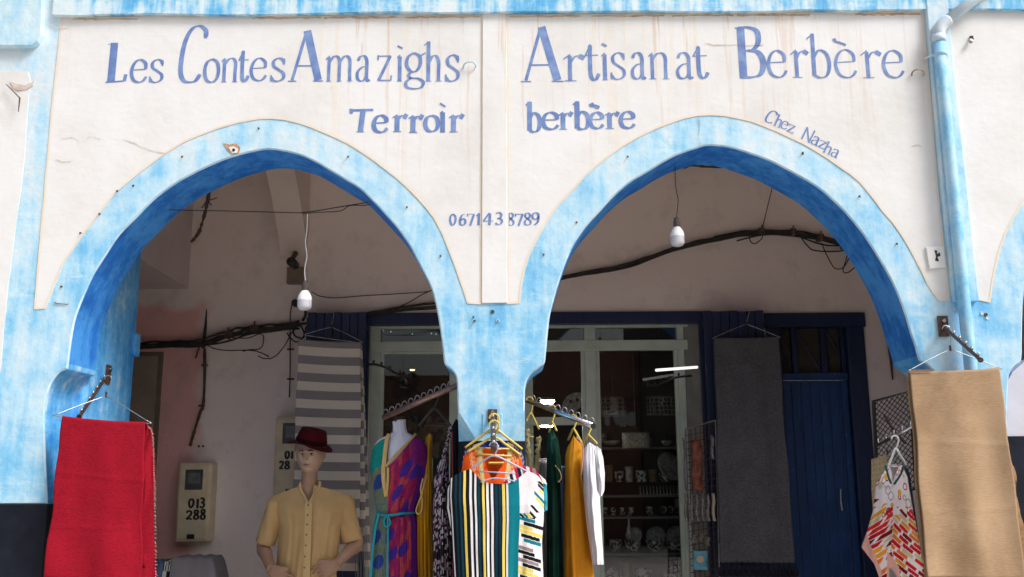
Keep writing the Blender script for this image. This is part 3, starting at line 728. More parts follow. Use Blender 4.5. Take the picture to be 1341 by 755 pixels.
G('A', ('l',1.9,[(.50,1.0),(.86,.02)]), ('l',.8,[(.48,.98),(.12,.02)]), ('l',.9,[(.22,.30),(.74,.30)]), ('l',.7,[(.0,.0),(.24,.0)]), ('l',.7,[(.72,.0),(1.0,.0)]))
G('m', ('l',.9,[(.12,.95),(.12,.0)]), ('c',.9,[(.13,.74),(.28,.97),(.42,.97),(.50,.80),(.50,.4),(.50,.0)]), ('c',.9,[(.51,.74),(.66,.97),(.80,.97),(.88,.80),(.88,.4),(.89,.0)]), ('l',.5,[(.0,.86),(.14,1.0)]), ('l',.45,[(.03,.0),(.22,.0)]), ('l',.45,[(.42,.0),(.60,.0)]), ('l',.45,[(.80,.0),(.99,.0)]))
G('a', ('c',1.0,[(.12,.80),(.28,.97),(.58,.99),(.76,.82),(.77,.5),(.77,.12),(.86,.0),(1.0,.06)]), ('c',.9,[(.76,.58),(.40,.54),(.10,.34),(.14,.08),(.40,.0),(.64,.08),(.77,.24)]))
G('z', ('l',.9,[(.04,.96),(.96,.97)]), ('l',1.1,[(.90,.96),(.10,.03)]), ('l',.9,[(.04,.03),(.94,.03)]), ('l',.5,[(.05,1.0),(.03,.80)]), ('l',.5,[(.96,.02),(1.0,.22)]))
G('i', ('l',1.1,[(.52,.70),(.52,.0)]), ('l',.5,[(.10,.0),(.94,.0)]), ('l',.6,[(.10,.66),(.54,.74)]), ('l',2.0,[(.44,.94),(.60,.99)]))
G('g', ('c',.95,[(.42,1.0),(.14,.88),(.08,.66),(.30,.48),(.56,.50),(.74,.68),(.70,.90),(.42,1.0)]), ('c',.9,[(.34,.48),(.18,.38),(.30,.30),(.66,.28),(.90,.18),(.80,.04),(.44,.0),(.10,.05),(.06,.18),(.30,.30)]), ('l',.8,[(.70,.90),(1.0,1.0)]))
G('h', ('l',1.1,[(.24,1.0),(.24,.0)]), ('c',1.0,[(.25,.44),(.46,.62),(.68,.62),(.80,.48),(.80,.25),(.80,.0)]), ('l',.5,[(.0,.90),(.26,1.0)]), ('l',.45,[(.08,.0),(.42,.0)]), ('l',.45,[(.64,.0),(1.0,.0)]))
G('r', ('l',1.1,[(.34,.95),(.34,.0)]), ('c',.9,[(.36,.68),(.56,.90),(.84,.97)]), ('l',1.6,[(.76,.96),(1.0,.84)]), ('l',.6,[(.05,.82),(.36,1.0)]), ('l',.5,[(.08,.0),(.62,.0)]))
G('B', ('l',1.7,[(.20,1.0),(.22,.0)]), ('c',1.2,[(.10,1.0),(.50,1.0),(.80,.92),(.82,.70),(.62,.56),(.30,.53)]), ('c',1.3,[(.40,.54),(.80,.50),(.97,.30),(.86,.08),(.54,.01),(.08,.01)]), ('l',.9,[(.0,.99),(.5,1.0)]))
G('b', ('l',1.1,[(.26,1.0),(.24,.04)]), ('c',1.0,[(.25,.44),(.50,.62),(.84,.54),(.95,.30),(.82,.06),(.50,.0),(.24,.06)]), ('l',.6,[(.0,.88),(.28,1.0)]))
G('T', ('l',1.5,[(.0,.92),(1.0,.94)]), ('l',1.4,[(.56,.92),(.46,.0)]), ('l',.8,[(.02,1.0),(.05,.78)]), ('l',.5,[(.28,.0),(.64,.0)]))
G('N', ('l',.9,[(.12,.0),(.12,1.0)]), ('l',.9,[(.12,1.0),(.85,.02)]), ('l',.9,[(.85,.0),(.88,1.0)]))
G('`', ('c',1.2,[(.08,1.0),(.22,.55),(.5,.40),(1.0,.0)]))
G('0', ('c',1.0,[(.5,1.0),(.14,.80),(.05,.42),(.30,.02),(.62,.04),(.92,.36),(.90,.78),(.5,1.0)]))
G('6', ('c',1.0,[(.85,.95),(.40,.85),(.10,.45),(.16,.10),(.50,.0),(.88,.14),(.90,.42),(.55,.56),(.18,.38)]))
G('7', ('l',.8,[(.0,.95),(.95,.96)]), ('l',1.1,[(.92,.96),(.38,.0)]), ('l',.6,[(.02,1.0),(.04,.76)]))
G('1', ('l',1.1,[(.58,1.0),(.50,.0)]), ('l',.6,[(.10,.74),(.58,1.0)]), ('l',.5,[(.20,.0),(.80,.0)]))
G('4', ('l',.9,[(.62,1.0),(.04,.32)]), ('l',.8,[(.02,.32),(1.0,.34)]), ('l',1.2,[(.68,.95),(.62,.0)]))
G('3', ('c',1.0,[(.10,.90),(.50,1.0),(.86,.84),(.74,.58),(.40,.52),(.80,.44),(.96,.24),(.70,.02),(.30,.0),(.04,.12)]))
G('8', ('c',1.0,[(.52,.54),(.16,.72),(.24,.96),(.60,1.0),(.86,.84),(.70,.62),(.52,.54),(.14,.36),(.10,.10),(.46,.0),(.88,.10),(.90,.34),(.52,.54)]))
G('9', ('c',1.0,[(.88,.70),(.60,.48),(.20,.54),(.08,.80),(.40,1.0),(.80,.94),(.90,.66),(.76,.24),(.30,.0)]))
G('2', ('c',1.0,[(.08,.78),(.30,.98),(.70,.98),(.86,.76),(.62,.42),(.20,.12),(.08,.04)]), ('l',.9,[(.06,.04),(.60,.10),(1.0,.02)]))
G('E', ('l',1.4,[(.1,1),(.1,0)]), ('l',1.4,[(.1,.96),(.95,.96)]), ('l',1.4,[(.1,.5),(.8,.5)]), ('l',1.4,[(.1,.04),(.95,.04)]))
G('F', ('l',1.4,[(.1,1),(.1,0)]), ('l',1.4,[(.1,.96),(.95,.96)]), ('l',1.4,[(.1,.5),(.8,.5)]))
G('S', ('c',1.2,[(.95,.85),(.5,1.0),(.1,.8),(.4,.52),(.9,.3),(.6,.02),(.05,.1)]))
G('V', ('l',1.4,[(.0,1.0),(.5,.0)]), ('l',1.0,[(.5,.0),(1.0,1.0)]))
def glyph_mesh(mb, ch, frame, w, h, pen, nib=R(12), thin=.28, lift=None):
    """frame(x, z, k) -> world point; w,h box size; pen stroke width"""
    k = 0
    for kind, wt, pts in GL[ch]:
        pp = [Vector((x*w, z*h, 0)) for x, z in pts]
        if kind == 'c': pp = catmull(pp, 6)
        elif len(pp) == 2: pp = [pp[0].lerp(pp[1], t/4) for t in range(5)]
        lo, hi = [], []
        nseg = len(pp)
        for i, p in enumerate(pp):
            t = (pp[min(i+1, nseg-1)] - pp[max(i-1, 0)]); a = math.atan2(t.y, t.x); L = t.length or 1
            ww = pen*wt*(thin + (1-thin)*abs(math.sin(a - nib)))*.5
            if kind == 'c' and (i == 0 or i == nseg-1): ww *= .55
            ww *= 1 + .10*(vn(i*.7+k*5, w*90)-.5)
            n = Vector((-t.y, t.x, 0))/L
            lo.append(p - n*ww); hi.append(p + n*ww)
        vs = [frame(q.x, q.y, k) for q in lo] + [frame(q.x, q.y, k) for q in hi]
        mb.add(vs, [(i, i+1, i+1+nseg, i+nseg) for i in range(nseg-1)])
        k += 1
def painted_word(name, letters, label, pen, mat='letter', Y=FY-.0030, rot=0, par=None, hscale=1):
    """letters: (char, x0, x1, ytop, ybase[, pen factor]) in photo pixels"""
    first = None
    for ix, L in enumerate(letters):
        ch, x0, x1_, yt, yb = L[:5]; pf = L[5] if len(L) > 5 else 1
        a = P(x0, yb, Y); b = P(x1_, yb, Y); c = P(x0, yt, Y)
        w, h = (b-a).length, (c-a).length; cx = (a+b)*.5 + (c-a)*.5
        def fr(x, z, k, a=a, w=w, h=h):
            q = Vector((x-w/2, 0, z-h/2))
            if rot: q = Vector((q.x*math.cos(rot)+q.z*math.sin(rot), 0, -q.x*math.sin(rot)+q.z*math.cos(rot)))
            return cxx + q + Vector((0, -.0001*k - .0007*(ix % 2), 0))
        cxx = Vector((a.x + w/2, Y, a.z + h/2))
        mb = MB(); glyph_mesh(mb, ch, fr, w, h, pen*pf*.00356)
        if first is None: first = mb.build(name, M[mat], par or bld, label=label)
        else: mb.build('letter', M[mat], first)
W = painted_word
W('painted_word', [('L',137,164,56,107.5,1.3),('e',170,191,78,107.5),('s',195,212.5,78,107.5)], 'blue painted word Les', 5.0)
W('painted_word', [('C',233,266,34,107.5,1.25),('o',266.5,286,77,107.5),('n',288,312,76,107),('t',311,325,66,106),('e',327,348,76,105.5),('s',354,372.5,76,106)], 'blue painted word Contes', 5.0)
W('painted_word', [('A',377,423,40,106,1.15),('m',426,462,73,106),('a',466,484,73,106),('z',494,512.5,72,106,.9),('i',519,527,60,106),('g',530,557,69,116,1.1),('h',555,579,54,106),('s',583,601,72,106)], 'blue painted word Amazighs', 5.0)
W('painted_word', [('T',458,488,142,172.5,1.1),('e',488,507,151,173,1.2),('r',513,533,150,172,1.2),('r',534,554,151,173,1.2),('o',556,574,151,172,1.2),('i',575.5,583.5,136,172.5,1.1),('r',587,607,150,172.5,1.2)], 'blue painted word Terroir', 5.4)
W('painted_word', [('A',682,738,35,106.5,1.2),('r',737,766,71,105.5),('t',766,785,58,104.5,1.1),('i',788,797,57,104),('s',800,819,69,103.5),('a',827,846,69,103),('n',849,878,69,103),('a',886,908,69,102.5),('t',908,928,60,102,1.1)], 'blue painted word Artisanat', 5.0)
W('painted_word', [('B',966,1002,36,101.5,1.35),('e',1006,1030.5,66,101),('r',1036,1060,65,101),('b',1060,1089,44,101.5),('e',1094,1122,65,101.5),('`',1091,1108,50,59,.8),('r',1128,1156,66,101.5),('e',1157,1184,66,101.5)], 'blue painted word Berbère', 5.0)
W('painted_word', [('b',689,708,133,172.5,1.15),('e',710,731,147,169,1.15),('r',731,750,147,169,1.15),('b',751,772,132.5,169,1.2),('e',772,790,147,168,1.2),('`',773,785,135,141,1.2),('r',792,811,147,168,1.15),('e',812,831,146,167.5,1.15)], 'blue painted word berbère in small letters', 5.4)
W('painted_word', [('C',1004.5,1016,144,161),('h',1015.5,1026,150,166,.9),('e',1023.5,1032,158,168.5,.9),('z',1032,1041,163,173.5,.9)], 'small slanting painted word Chez', 2.6, rot=R(26))
W('painted_word', [('N',1052,1066,167.5,185.5),('a',1063.5,1073.5,178.5,189.5),('z',1073,1082,184,194),('h',1080,1091.5,185.5,201.5,.9),('a',1089.5,1099,195,205.5)], 'small slanting painted word Nazha', 2.6, rot=R(28))
W('painted_number', [('0',589,597,280,294.5),('6',601.5,610,279.5,294.5),('7',612,621.5,279.5,295.5),('1',623,630.5,279,294)], 'blue painted digits 0671', 3.2)
W('painted_number', [('4',632.5,646,278.5,294.5),('3',648.5,658,278,293.5)], 'blue painted digits 43', 3.2, Y=FY-.0102)
W('painted_number', [('8',665,673,279,295),('7',675,685.5,279.5,295.5),('8',686.5,695.5,279,294.5),('9',696.5,706.5,278.5,294.5)], 'blue painted digits 8789', 3.2)

# ================================================================== THINGS FIXED TO THE BUILDING
def V(*a): return Vector(a)
# downpipe
dp = root('downpipe', 'blue painted drainpipe with pale elbow running down the right pilaster', 'drainpipe', P(1270, 560, FY-.07))
YP = FY-.055
path = [P(1229.5,52,YP), P(1233,100,YP), P(1241,180,YP), P(1249,260,YP), P(1258,350,YP), P(1266,430,YP), P(1272,490,YP), P(1279,560,YP), P(1290,700,YP)]
path[-1].z = FLOOR
MB().tube(path, .029, 20).build('pipe', M['blue_pipe'], dp, smooth=True)
MB().tube([P(1229.5,55,YP), P(1229,46,YP)], .0325, 20).build('collar', M['arris'], dp, smooth=True)
MB().tube(catmull([P(1229.2,48,YP), P(1229.5,40,YP), P(1234,32,YP), P(1241,26,YP)], 4), .0315, 18).build('elbow', pm('chalky_white_pipe', (.70,.70,.71), (.45,.60,.72), 10, .6, .15), dp, smooth=True)
MB().tube([P(1240,27,YP), P(1273,1,YP), P(1310,-28,YP)], .028, 18).build('upper_pipe', bpy.data.materials['chalky_white_pipe'], dp, smooth=True)
for (x, y) in ((1231,71),(1275,520)):
    c = P(x, y, YP); MB().tube([c+V(0,0,-.01), c+V(0,0,.01)], .032, 20).build('pipe_clip', M['arris'], dp, smooth=True)
    MB().tube([c+V(-.06,.05,0), c+V(-.034,0,0)], .005, 6).tube([c+V(.06,.05,0), c+V(.034,0,0)], .005, 6).build('clip_ear', M['arris'], dp)

def wirehook(mb, top, neck, r=.0022, lean=V(.012, 0, 0), rad=.018):
    """question-mark hook: over the rail at `top`, down to `neck`"""
    pts = []
    for i in range(9):
        a = R(-30 + 210*i/8); pts.append(top + V(0, 0, 0) + V(math.cos(a)*rad, 0, math.sin(a)*rad))
    pts = pts[::-1][:0] + pts[::-1]
    mb.tube(catmull(pts[:1] + pts[1:] + [top.lerp(neck, .45) + lean, neck], 3), r, 7)

# ---- stud arms ("waterfall" display arms)
def stud_arm(name, label, base, tip, plate_n, n=7, r=.011, mat='bronze', studs='chrome', plate=(.03, .05)):
    o = root(name, label, 'clothes bracket', base)
    d = (tip-base).normalized(); up = V(0, 0, 1); side = d.cross(up).normalized(); up2 = side.cross(d).normalized()
    mb = MB(); mb.tube([base, tip], r, 4).tube([tip-d*.004, tip+d*.006], r*1.1, 8); mb.build('arm', M[mat], o, bevel=.002)
    pn = Vector(plate_n); a = V(0,0,1); b = pn.cross(a).normalized()
    mb = MB(); hw, hh = plate; q = base
    vs = [q + b*sx*hw + a*sz*hh + pn*t for t in (-.002, .006) for sx, sz in ((-1,-1),(1,-1),(1,1),(-1,1))]
    mb.add(vs, [(0,1,2,3),(7,6,5,4),(0,4,5,1),(1,5,6,2),(2,6,7,3),(3,7,4,0)]); mb.build('wall_plate', M['rust'], o)
    MB().tube([q+pn*.006+a*hh*.55, q+pn*.02+a*hh*.5], .009, 8).build('plate_bolt', M[studs], o)
    for i in range(n):
        c = base.lerp(tip, .14 + .8*i/(n-1)) + up2*r
        MB().tube([c, c+up2*.012, c+up2*.014], [.006,.0075,.003], 8).build('stud', M[studs], o, smooth=True)
    return o
stud_arm('clothes_bracket', 'brown stud arm on the left pier holding the red cloth hanger', PX(141,490,xp), P(104,545,4.5), (1, 0, 0))
stud_arm('clothes_bracket', 'brown stud arm on the right pillar above the camel cloth', P(1235,427,FY-.006), P(1284,471,4.08), (0, -1, 0), n=6, plate=(.024,.05))
stud_arm('clothes_bracket', 'short brown arm on the centre pillar carrying yellow hangers', P(645,544,FY-.006), P(646.5,587,3.94), (0, -1, 0), n=5, r=.012, plate=(.022,.03))
MB().box((P(632,541,FY).x, FY-.006, P(640,566,FY).z), (P(658,541,FY).x, FY+.001, P(640,541,FY).z)).build('painted_plate', M['blue'], bld, bevel=.002)
# black arms by the shop window
for lab, pts in (('curved black stud arm at the left side of the shop window', [(480,477,6.5),(492,477,6.35),(505,481,6.2),(520,489,6.05),(538,493,5.9)]),
                 ('black stud arm at the right reveal of the shop window', [(905,492,6.8),(885,494,6.6),(872,500,6.4),(860,505,6.3),(848,505,6.25)])):
    o = root('clothes_bracket', lab, 'clothes bracket', P(*pts[0]))
    c = catmull([P(*p) for p in pts], 5); MB().tube(c, .008, 8).build('arm', M['black'], o, smooth=True)
    for i in range(4, len(c), 4): MB().tube([c[i], c[i]+V(0,0,.026)], [.006,.009], 7).build('stud', M['black'], o)
# white display rod poking out of the window reveal, its shine painted as glow
o = root('glowing_rod', 'short white display rod with added glow in front of the shop window reveal', 'lamp', P(886,483,6.6))
MB().tube([P(859,484.5,6.55), P(913,480.5,6.7)], .010, 10).build('tube', M['tube'], o, smooth=True)
MB().tube([P(913,480.5,6.7), P(914,480.4,6.84)], .011, 8).build('rod_mount', M['galv'], o)

# ---- side rails with wire hooks
def side_rail(label, a, b, r, mat, nh, hmat, hook_r=.018):
    o = root('clothes_rail', label, 'clothes rail', a)
    MB().tube([a, b], r, 16).build('rail', M[mat], o, smooth=True)
    MB().tube([b-(b-a).normalized()*.004, b+(b-a).normalized()*.004], r*1.06, 16).build('end_cap', M['black'] if mat == 'chrome' else M[mat], o)
    for i in range(nh):
        c = a.lerp(b, .10 + .88*i/(nh-1)) + V(0, 0, r*.8)
        pts = [c + V(0, .006, 0) + V(math.cos(t)*hook_r*.75, 0, math.sin(t)*hook_r*1.5) for t in [math.pi*k/7 for k in range(8)]]
        MB().tube(pts, .0025, 6).build('wire_hook', M[hmat], o, smooth=True)
    return o
railL = side_rail('brown clothes rail with wire hooks left of the centre pillar', P(600,504,4.62), P(503,546,4.92), .014, 'rail', 11, 'galv')
railR = side_rail('polished steel clothes rail right of the centre pillar', P(690,523.5,4.95), P(777,557.5,4.55), .013, 'chrome', 10, 'galv')

# ---- bulbs
def bulb(label, x, ytop, ybot, wire, Y=4.7):
    o = root('hanging_bulb', label, 'light bulb', P(x, ybot, Y))
    s = Y*.981/F_PX; c = P(x, ybot, Y); h = (ybot-ytop)*s
    MB().lathe(c, [(.0001,0),(.020,.0015),(.031,.009),(.0355,.021),(.0355,h*.33)], 28).build('diffuser', M['diffuser'], o, smooth=True)
    MB().lathe(c, [(.036,h*.33),(.036,h*.36),(.034,h*.46),(.027,h*.56),(.019,h*.63),(.017,h*.66)], 28).build('shell', M['bulbwhite'], o, smooth=True)
    MB().lathe(c, [(.0175,h*.64),(.0175,h*.86),(.015,h*.88),(.015,h*.97),(.006,h),(.0001,h)], 18).build('socket', M['socket'], o, smooth=False)
    MB().tube(catmull([c+V(0,0,h)] + [P(*w) for w in wire], 5), .0022, 6).build('flex', M['cable'] if 'right' in label else M['wplastic'], o)
    return o
bulb('unlit white bulb hanging on a flex inside the left arch', 398.5, 365, 406, [(399,352,4.7),(402,335,4.7),(400,318,4.7),(402,300,4.7),(403,279,4.7)])
bulb('unlit white bulb hanging from the ceiling inside the right arch', 887.5, 281, 322.5, [(888,262,4.7),(885,245,4.7),(884,222,4.7),(884,205,4.7)])

# ---- cables
def cable(name, label, strands, Y, group=None, jitter=0, kw=None):
    o = root(name, label, 'cable', P(strands[0][1][0][0], strands[0][1][0][1], Y))
    for i, (r, pts) in enumerate(strands):
        q = catmull([P(p[0], p[1], p[2] if len(p) > 2 else Y) for p in pts], 6)
        if jitter: q = [v + V(0, jitter*.5*(vn(j*.5, i)-.5), jitter*(vn(j*.4, i+9)-.5)) for j, v in enumerate(q)]
        MB().tube(q, r, 7).build('strand', M['cable'], o, smooth=True)
    return o
YC = BY-.05
base = [(150,460),(190,451.5),(230,450),(265,448),(290,440),(310,435),(335,430),(362,428),(392,423)]
cable('cable_bundle', 'thick black cable bundle along the rear wall behind the left arch', [
    (.012, base), (.010, [(x, y+3.2) for x, y in base]), (.008, [(x, y-2.6-.02*(x-190)*(1 if x<330 else .2)) for x, y in base]),
    (.007, [(190,455),(240,453),(290,449),(330,436),(392,430)]),
    (.004, [(262,449,YC-.02),(285,456,YC-.02),(310,459,YC-.02),(335,460,YC-.02),(352,466,YC-.02)]),
    (.004, [(300,441,YC-.02),(325,443,YC-.02),(342,437,YC-.02),(345,446,YC-.02),(340,456,YC-.02),(318,459,YC-.02)]),
    (.004, [(338,466,YC-.02),(352,470,YC-.02),(368,459,YC-.02),(378,443,YC-.02),(385,430,YC-.02)]),
    (.006, [(392,424),(398,434),(396,442),(388,441),(384,433),(390,427)]), (.005, [(376,436),(386,447),(398,440),(400,428)])], YC, jitter=.012)
cable('cable_bundle', 'black cables sloping up towards the centre pillar above the navy shutter', [
    (.009, [(385,425),(420,420),(465,412),(490,408),(530,401),(575,396)]), (.008, [(400,428),(440,418),(480,412),(520,405),(575,400)]),
    (.006, [(480,414),(520,408),(575,403)]), (.004, [(516,404,YC-.02),(535,396,YC-.02),(552,386,YC-.02),(568,378,YC-.02)]),
    (.0035, [(408,382,YC-.02),(420,387,YC-.02),(445,390,YC-.02),(480,387,YC-.02),(520,384,YC-.02),(560,381,YC-.02)])], YC, jitter=.008)
for (x, y) in ((300,437),(334,429)):
    o = root('cable_clamp', 'rusty clamp on the left cable bundle ' + ('near the iron conduit' if x == 300 else 'left of the hanging bulb'), 'clamp', P(x, y, YC))
    c = P(x, y, YC); MB().box(c+V(-.03,-.02,-.025), c+V(.03,.045,.02)).build('saddle', M['rust'], o, bevel=.006)
    MB().tube([c+V(.0,-.018,.0), c+V(0,-.02,.045)], .007, 6).tube([c+V(-.03,-.01,-.02), c+V(.02,-.02,-.045)], .006, 6).build('screw', M['rust'], o)
RB = [(700,373),(735,362.5),(780,354),(820,346),(850,336),(895,321),(935,312),(965,306.5),(1000,303.5),(1040,304.5),(1075,311),(1110,320),(1150,330)]
cable('cable_bundle', 'thick black cable sweeping across the wall behind the right arch', [
    (.013, RB), (.010, [(x, y+3) for x, y in RB]), (.007, [(x, y-2.5) for x, y in RB[6:]]), (.006, [(x, y+5+3*math.sin(x*.06)) for x, y in RB[7:]]),
    (.005, [(1047,308,YC-.03),(1055,318,YC-.03),(1066,328,YC-.03),(1085,329.5,YC-.03),(1104,327,YC-.03),(1112,320,YC-.03)]),
    (.004, [(1076,318,YC-.03),(1083,335,YC-.03),(1092,350,YC-.03),(1103,351,YC-.03),(1112,336,YC-.03),(1112,322,YC-.03)]),
    (.004, [(1113,324,YC-.03),(1108,340,YC-.03),(1104,355,YC-.03),(1112,356,YC-.03),(1126,344,YC-.03)]),
    (.004, [(981,306,YC-.03),(983,316,YC-.03),(990,318,YC-.03),(998,312,YC-.03),(998,302,YC-.03)])], YC, jitter=.01)
for i, (x, y) in enumerate(((997,303),(1038,304),(1074,311),(1106,321))):
    o = root('cable_clamp', ['clamp where the thin wire meets the right cable', 'second clamp along the right cable bundle', 'third clamp along the right cable bundle', 'clamp beside the wire loops near the right arch edge'][i], 'clamp', P(x, y, YC))
    c = P(x, y, YC); MB().box(c+V(-.022,-.025,-.022), c+V(.022,.045,.026)).build('saddle', M['rust'], o, bevel=.005)
    MB().tube([c+V(0,-.02,-.035), c+V(.002,-.02,.045)], .007, 6).build('screw', M['box'], o)
o = root('ceiling_wire', 'thin wire dropping from the ceiling to the right cable', 'wire', P(998,300,YC))
MB().tube([P(998,300,YC), P(1013,238,6.0), P(1020,205,5.6)], .0032, 6).build('wire', M['cable'], o)
o = root('span_wire', 'thin wire stretched across the left arch carrying the bulb', 'wire', P(400,278,4.7))
MB().tube(catmull([P(205,274,4.7), P(235,275,4.7), P(300,276,4.7), P(395,278.5,4.7)], 4), .0028, 6).build('wire', M['cable'], o)
MB().tube(catmull([P(394,278,4.7), P(410,276.5,4.7), P(440,271.5,4.7), P(480,265,4.7), P(500,262,4.7)], 4), .0028, 6).tube(catmull([P(396,279.5,4.7), P(420,277.5,4.69), P(446,276,4.69), P(458,269,4.69), P(478,268.5,4.7), P(500,265,4.7)], 4), .0025, 6).build('twisted_end', M['cable'], o)
o = root('ceiling_cable', 'dark twisted wire in the corner under the right arch apex', 'wire', P(925,217,6.75))
MB().tube(catmull([P(890,217,6.75), P(897,219,6.75), P(905,216.5,6.75), P(925,218,6.75), P(950,218,6.75), P(975,217.5,6.75)], 4), [.006+.006*hn(i) for i in range(21)], 6).build('strand', M['rust'], o)
# iron conduit and stub on the rear wall, left
o = root('iron_conduit', 'broken rusty iron conduit on the rear wall left of the bulb', 'conduit', P(250,585,BY-.02))
MB().tube([P(270.5,405,BY-.03), P(269,430,BY-.03), P(266,456,BY-.03)], [.004,.011,.011], 7).build('dark_spike', M['black'], o)
q = catmull([P(268,456,BY-.03), P(268,490,BY-.03), P(266,530,BY-.03), P(262,540,BY-.03), P(254,566,BY-.03), P(249,584,BY-.03)], 6)
MB().tube(q, [.008+.005*hn(i) for i in range(len(q))], 7).build('rusty_tube', M['rust'], o)
MB().tube([P(262,452,BY-.04), P(256,469,BY-.05)], .006, 6).build('bent_tie', M['rust'], o)
for (x, y) in ((268,478),(264,531)): MB().tube([P(x-4,y,BY-.035), P(x+4,y,BY-.035)], .008, 6).build('tube_clip', M['rust'], o)
o = root('wire_stub', 'dark frayed wire hanging at the upper left behind the arch', 'wire', P(250,318,6.2))
q = catmull([P(276,240,5.9), P(272,262,5.95), P(268,280,6.0), P(262,300,6.1), P(257,309,6.15), P(251,316,6.2)], 6)
MB().tube(q, [.006+.009*hn(i, 2) for i in range(len(q))], 7).build('strand', M['rust'], o)
for a, b in (((270,258),(277,269)),((269,265),(264,272)),((274,262),(284,259))): MB().tube([P(*a,5.95), P(*b,5.95)], .004, 5).build('frayed_end', M['rust'], o)
# camera, box and vertical cable below it
o = root('security_camera', 'small dark round camera on the wall above the left bulb', 'camera', P(381,340,6.6))
c = P(381,342,6.55); MB().tube([c+V(0,.12,.0), c], .033, 20).build('housing', M['black'], o, smooth=True)
MB().tube([c+V(-.02,.22,.11), c+V(-.02,.14,.06), c+V(0,.08,.02)], [.02,.017,.012], 8).build('bracket', M['rust'], o)
o = root('junction_box', 'square brown junction box beside the left hanging bulb', 'junction box', P(386,370,BY-.03))
a, b = P(376.5,350,BY-.05), P(397,371,BY-.05); MB().box((a.x, BY-.05, b.z), (b.x, BY, a.z)).build('case', M['box'], o, bevel=.006)
MB().box((a.x-.003, BY-.056, b.z-.003), (b.x+.003, BY-.048, a.z+.003)).build('lid', M['box'], o, bevel=.004)
o = root('wall_lead', 'black lead with round plug running down below the junction box', 'cable', P(380,500,BY-.02))
MB().tube(catmull([P(397,398,YC), P(386,393,YC), P(381,404,YC), P(380,424,YC), P(380,450,YC), P(380,480,YC), P(379,520,YC)], 5), .0045, 6).build('lead', M['rust'], o)
c = P(386,396,YC-.03); MB().tube([c, c+V(0,.05,0)], .026, 14).build('plug', M['black'], o)
MB().tube(catmull([P(399,404,YC), P(400,412,YC), P(396,420,YC)], 4), .010, 7).build('coil', M['cable'], o)
for y in (457, 496): MB().tube([P(376,y,YC), P(385,y,YC)], .007, 6).build('lead_clip', M['rust'], o)
# right rusty rod on the rear wall
o = root('hook_rod', 'thin rusty rod with a ring on the wall beside the navy door', 'rod', P(1169,496,BY-.02))
MB().tube([P(1158,424,BY-.02), P(1163,452,BY-.02), P(1167,474,BY-.02), P(1169,497,BY-.02)], [.005,.006,.009,.005], 7).build('rod', M['rust'], o)
MB().tube([P(1157,421,BY-.03)+V(math.cos(t)*.014, 0, math.sin(t)*.014) for t in [2*math.pi*k/12 for k in range(12)]], .004, 6, closed=True).build('ring', M['black'], o)

# ---- electricity meters
def meter(label, x0, y0, x1_, y1, txt, Y=BY-.14):
    o = root('electricity_meter', label, 'meter', P((x0+x1_)/2, y1, Y))
    a, b = P(x0+1, y0, Y), P(x1_, y1, Y); w_, h_ = b.x-a.x, a.z-b.z
    MB().box((a.x, Y, b.z), (b.x, BY+.002, a.z)).build('case', M['meter'], o, bevel=.014)
    MB().box((a.x+.012, Y-.008, b.z+.014), (b.x-.012, Y+.01, a.z-.014)).build('cover', M['meter'], o, bevel=.010)
    f = MB(); wx0, wx1, wz0, wz1 = a.x+w_*.20, a.x+w_*.80, b.z+h_*.64, b.z+h_*.93
    for q in ((wx0, wz0, wx1, wz0+.008), (wx0, wz1-.008, wx1, wz1), (wx0, wz0+.008, wx0+.008, wz1-.008), (wx1-.008, wz0+.008, wx1, wz1-.008)): f.box((q[0], Y-.016, q[1]), (q[2], Y-.004, q[3]))
    f.build('window_frame', M['meter'], o)
    MB().box((wx0+.008, Y-.010, wz0+.008), (wx1-.008, Y-.006, wz1-.008)).build('window', M['meterglass'], o)
    MB().box((wx0+.03, Y-.0115, wz0+.05), (wx1-.03, Y-.009, wz1-.03)).build('dial', pm('grey_dial', (.16,.165,.17), (.12,.12,.12), 30, .4), o)
    MB().box((a.x+w_*.38, Y-.0105, b.z+h_*.035), (a.x+w_*.6, Y-.006, b.z+h_*.095)).build('seal', M['black'], o)
    for L in txt:
        mb_ = MB(); ch, u0, u1, v0, v1 = L; p = P(u0, v1, Y-.0095); q = P(u1, v0, Y-.0095)
        glyph_mesh(mb_, ch, lambda x, z, k, p=p: V(p.x+x, Y-.0095-.0002*k, p.z+z), q.x-p.x, q.z-p.z, .016, nib=0, thin=.75); mb_.build('digit', M['black'], o)
    return o
meter('beige electricity meter box marked 013 288 left of the mannequin', 233, 606, 272.5, 709, [('0',247,254,653,664),('1',257,260.5,653,665),('3',261.5,268,652,664),('2',243,252,669,680),('8',253.5,260.5,668,679.5),('8',262.5,269,667,679.5)])
meter('beige electricity meter box half hidden behind the striped cloth', 360, 545, 402, 650, [('0',373.5,379,590.5,600),('1',381,384,590.5,600),('2',365.5,371.5,604,614),('8',373,379,604,613.5)])
o = root('wall_screws', 'pair of dark screw heads on the wall above the numbered meter', 'screws', P(263,584,BY))
for x in (260.5, 266): MB().lathe(P(x,584,BY-.004), [(.009,.0),(.007,-.006),(.0001,-.007)], 8, 'y').build('screw_head', M['black'], o)

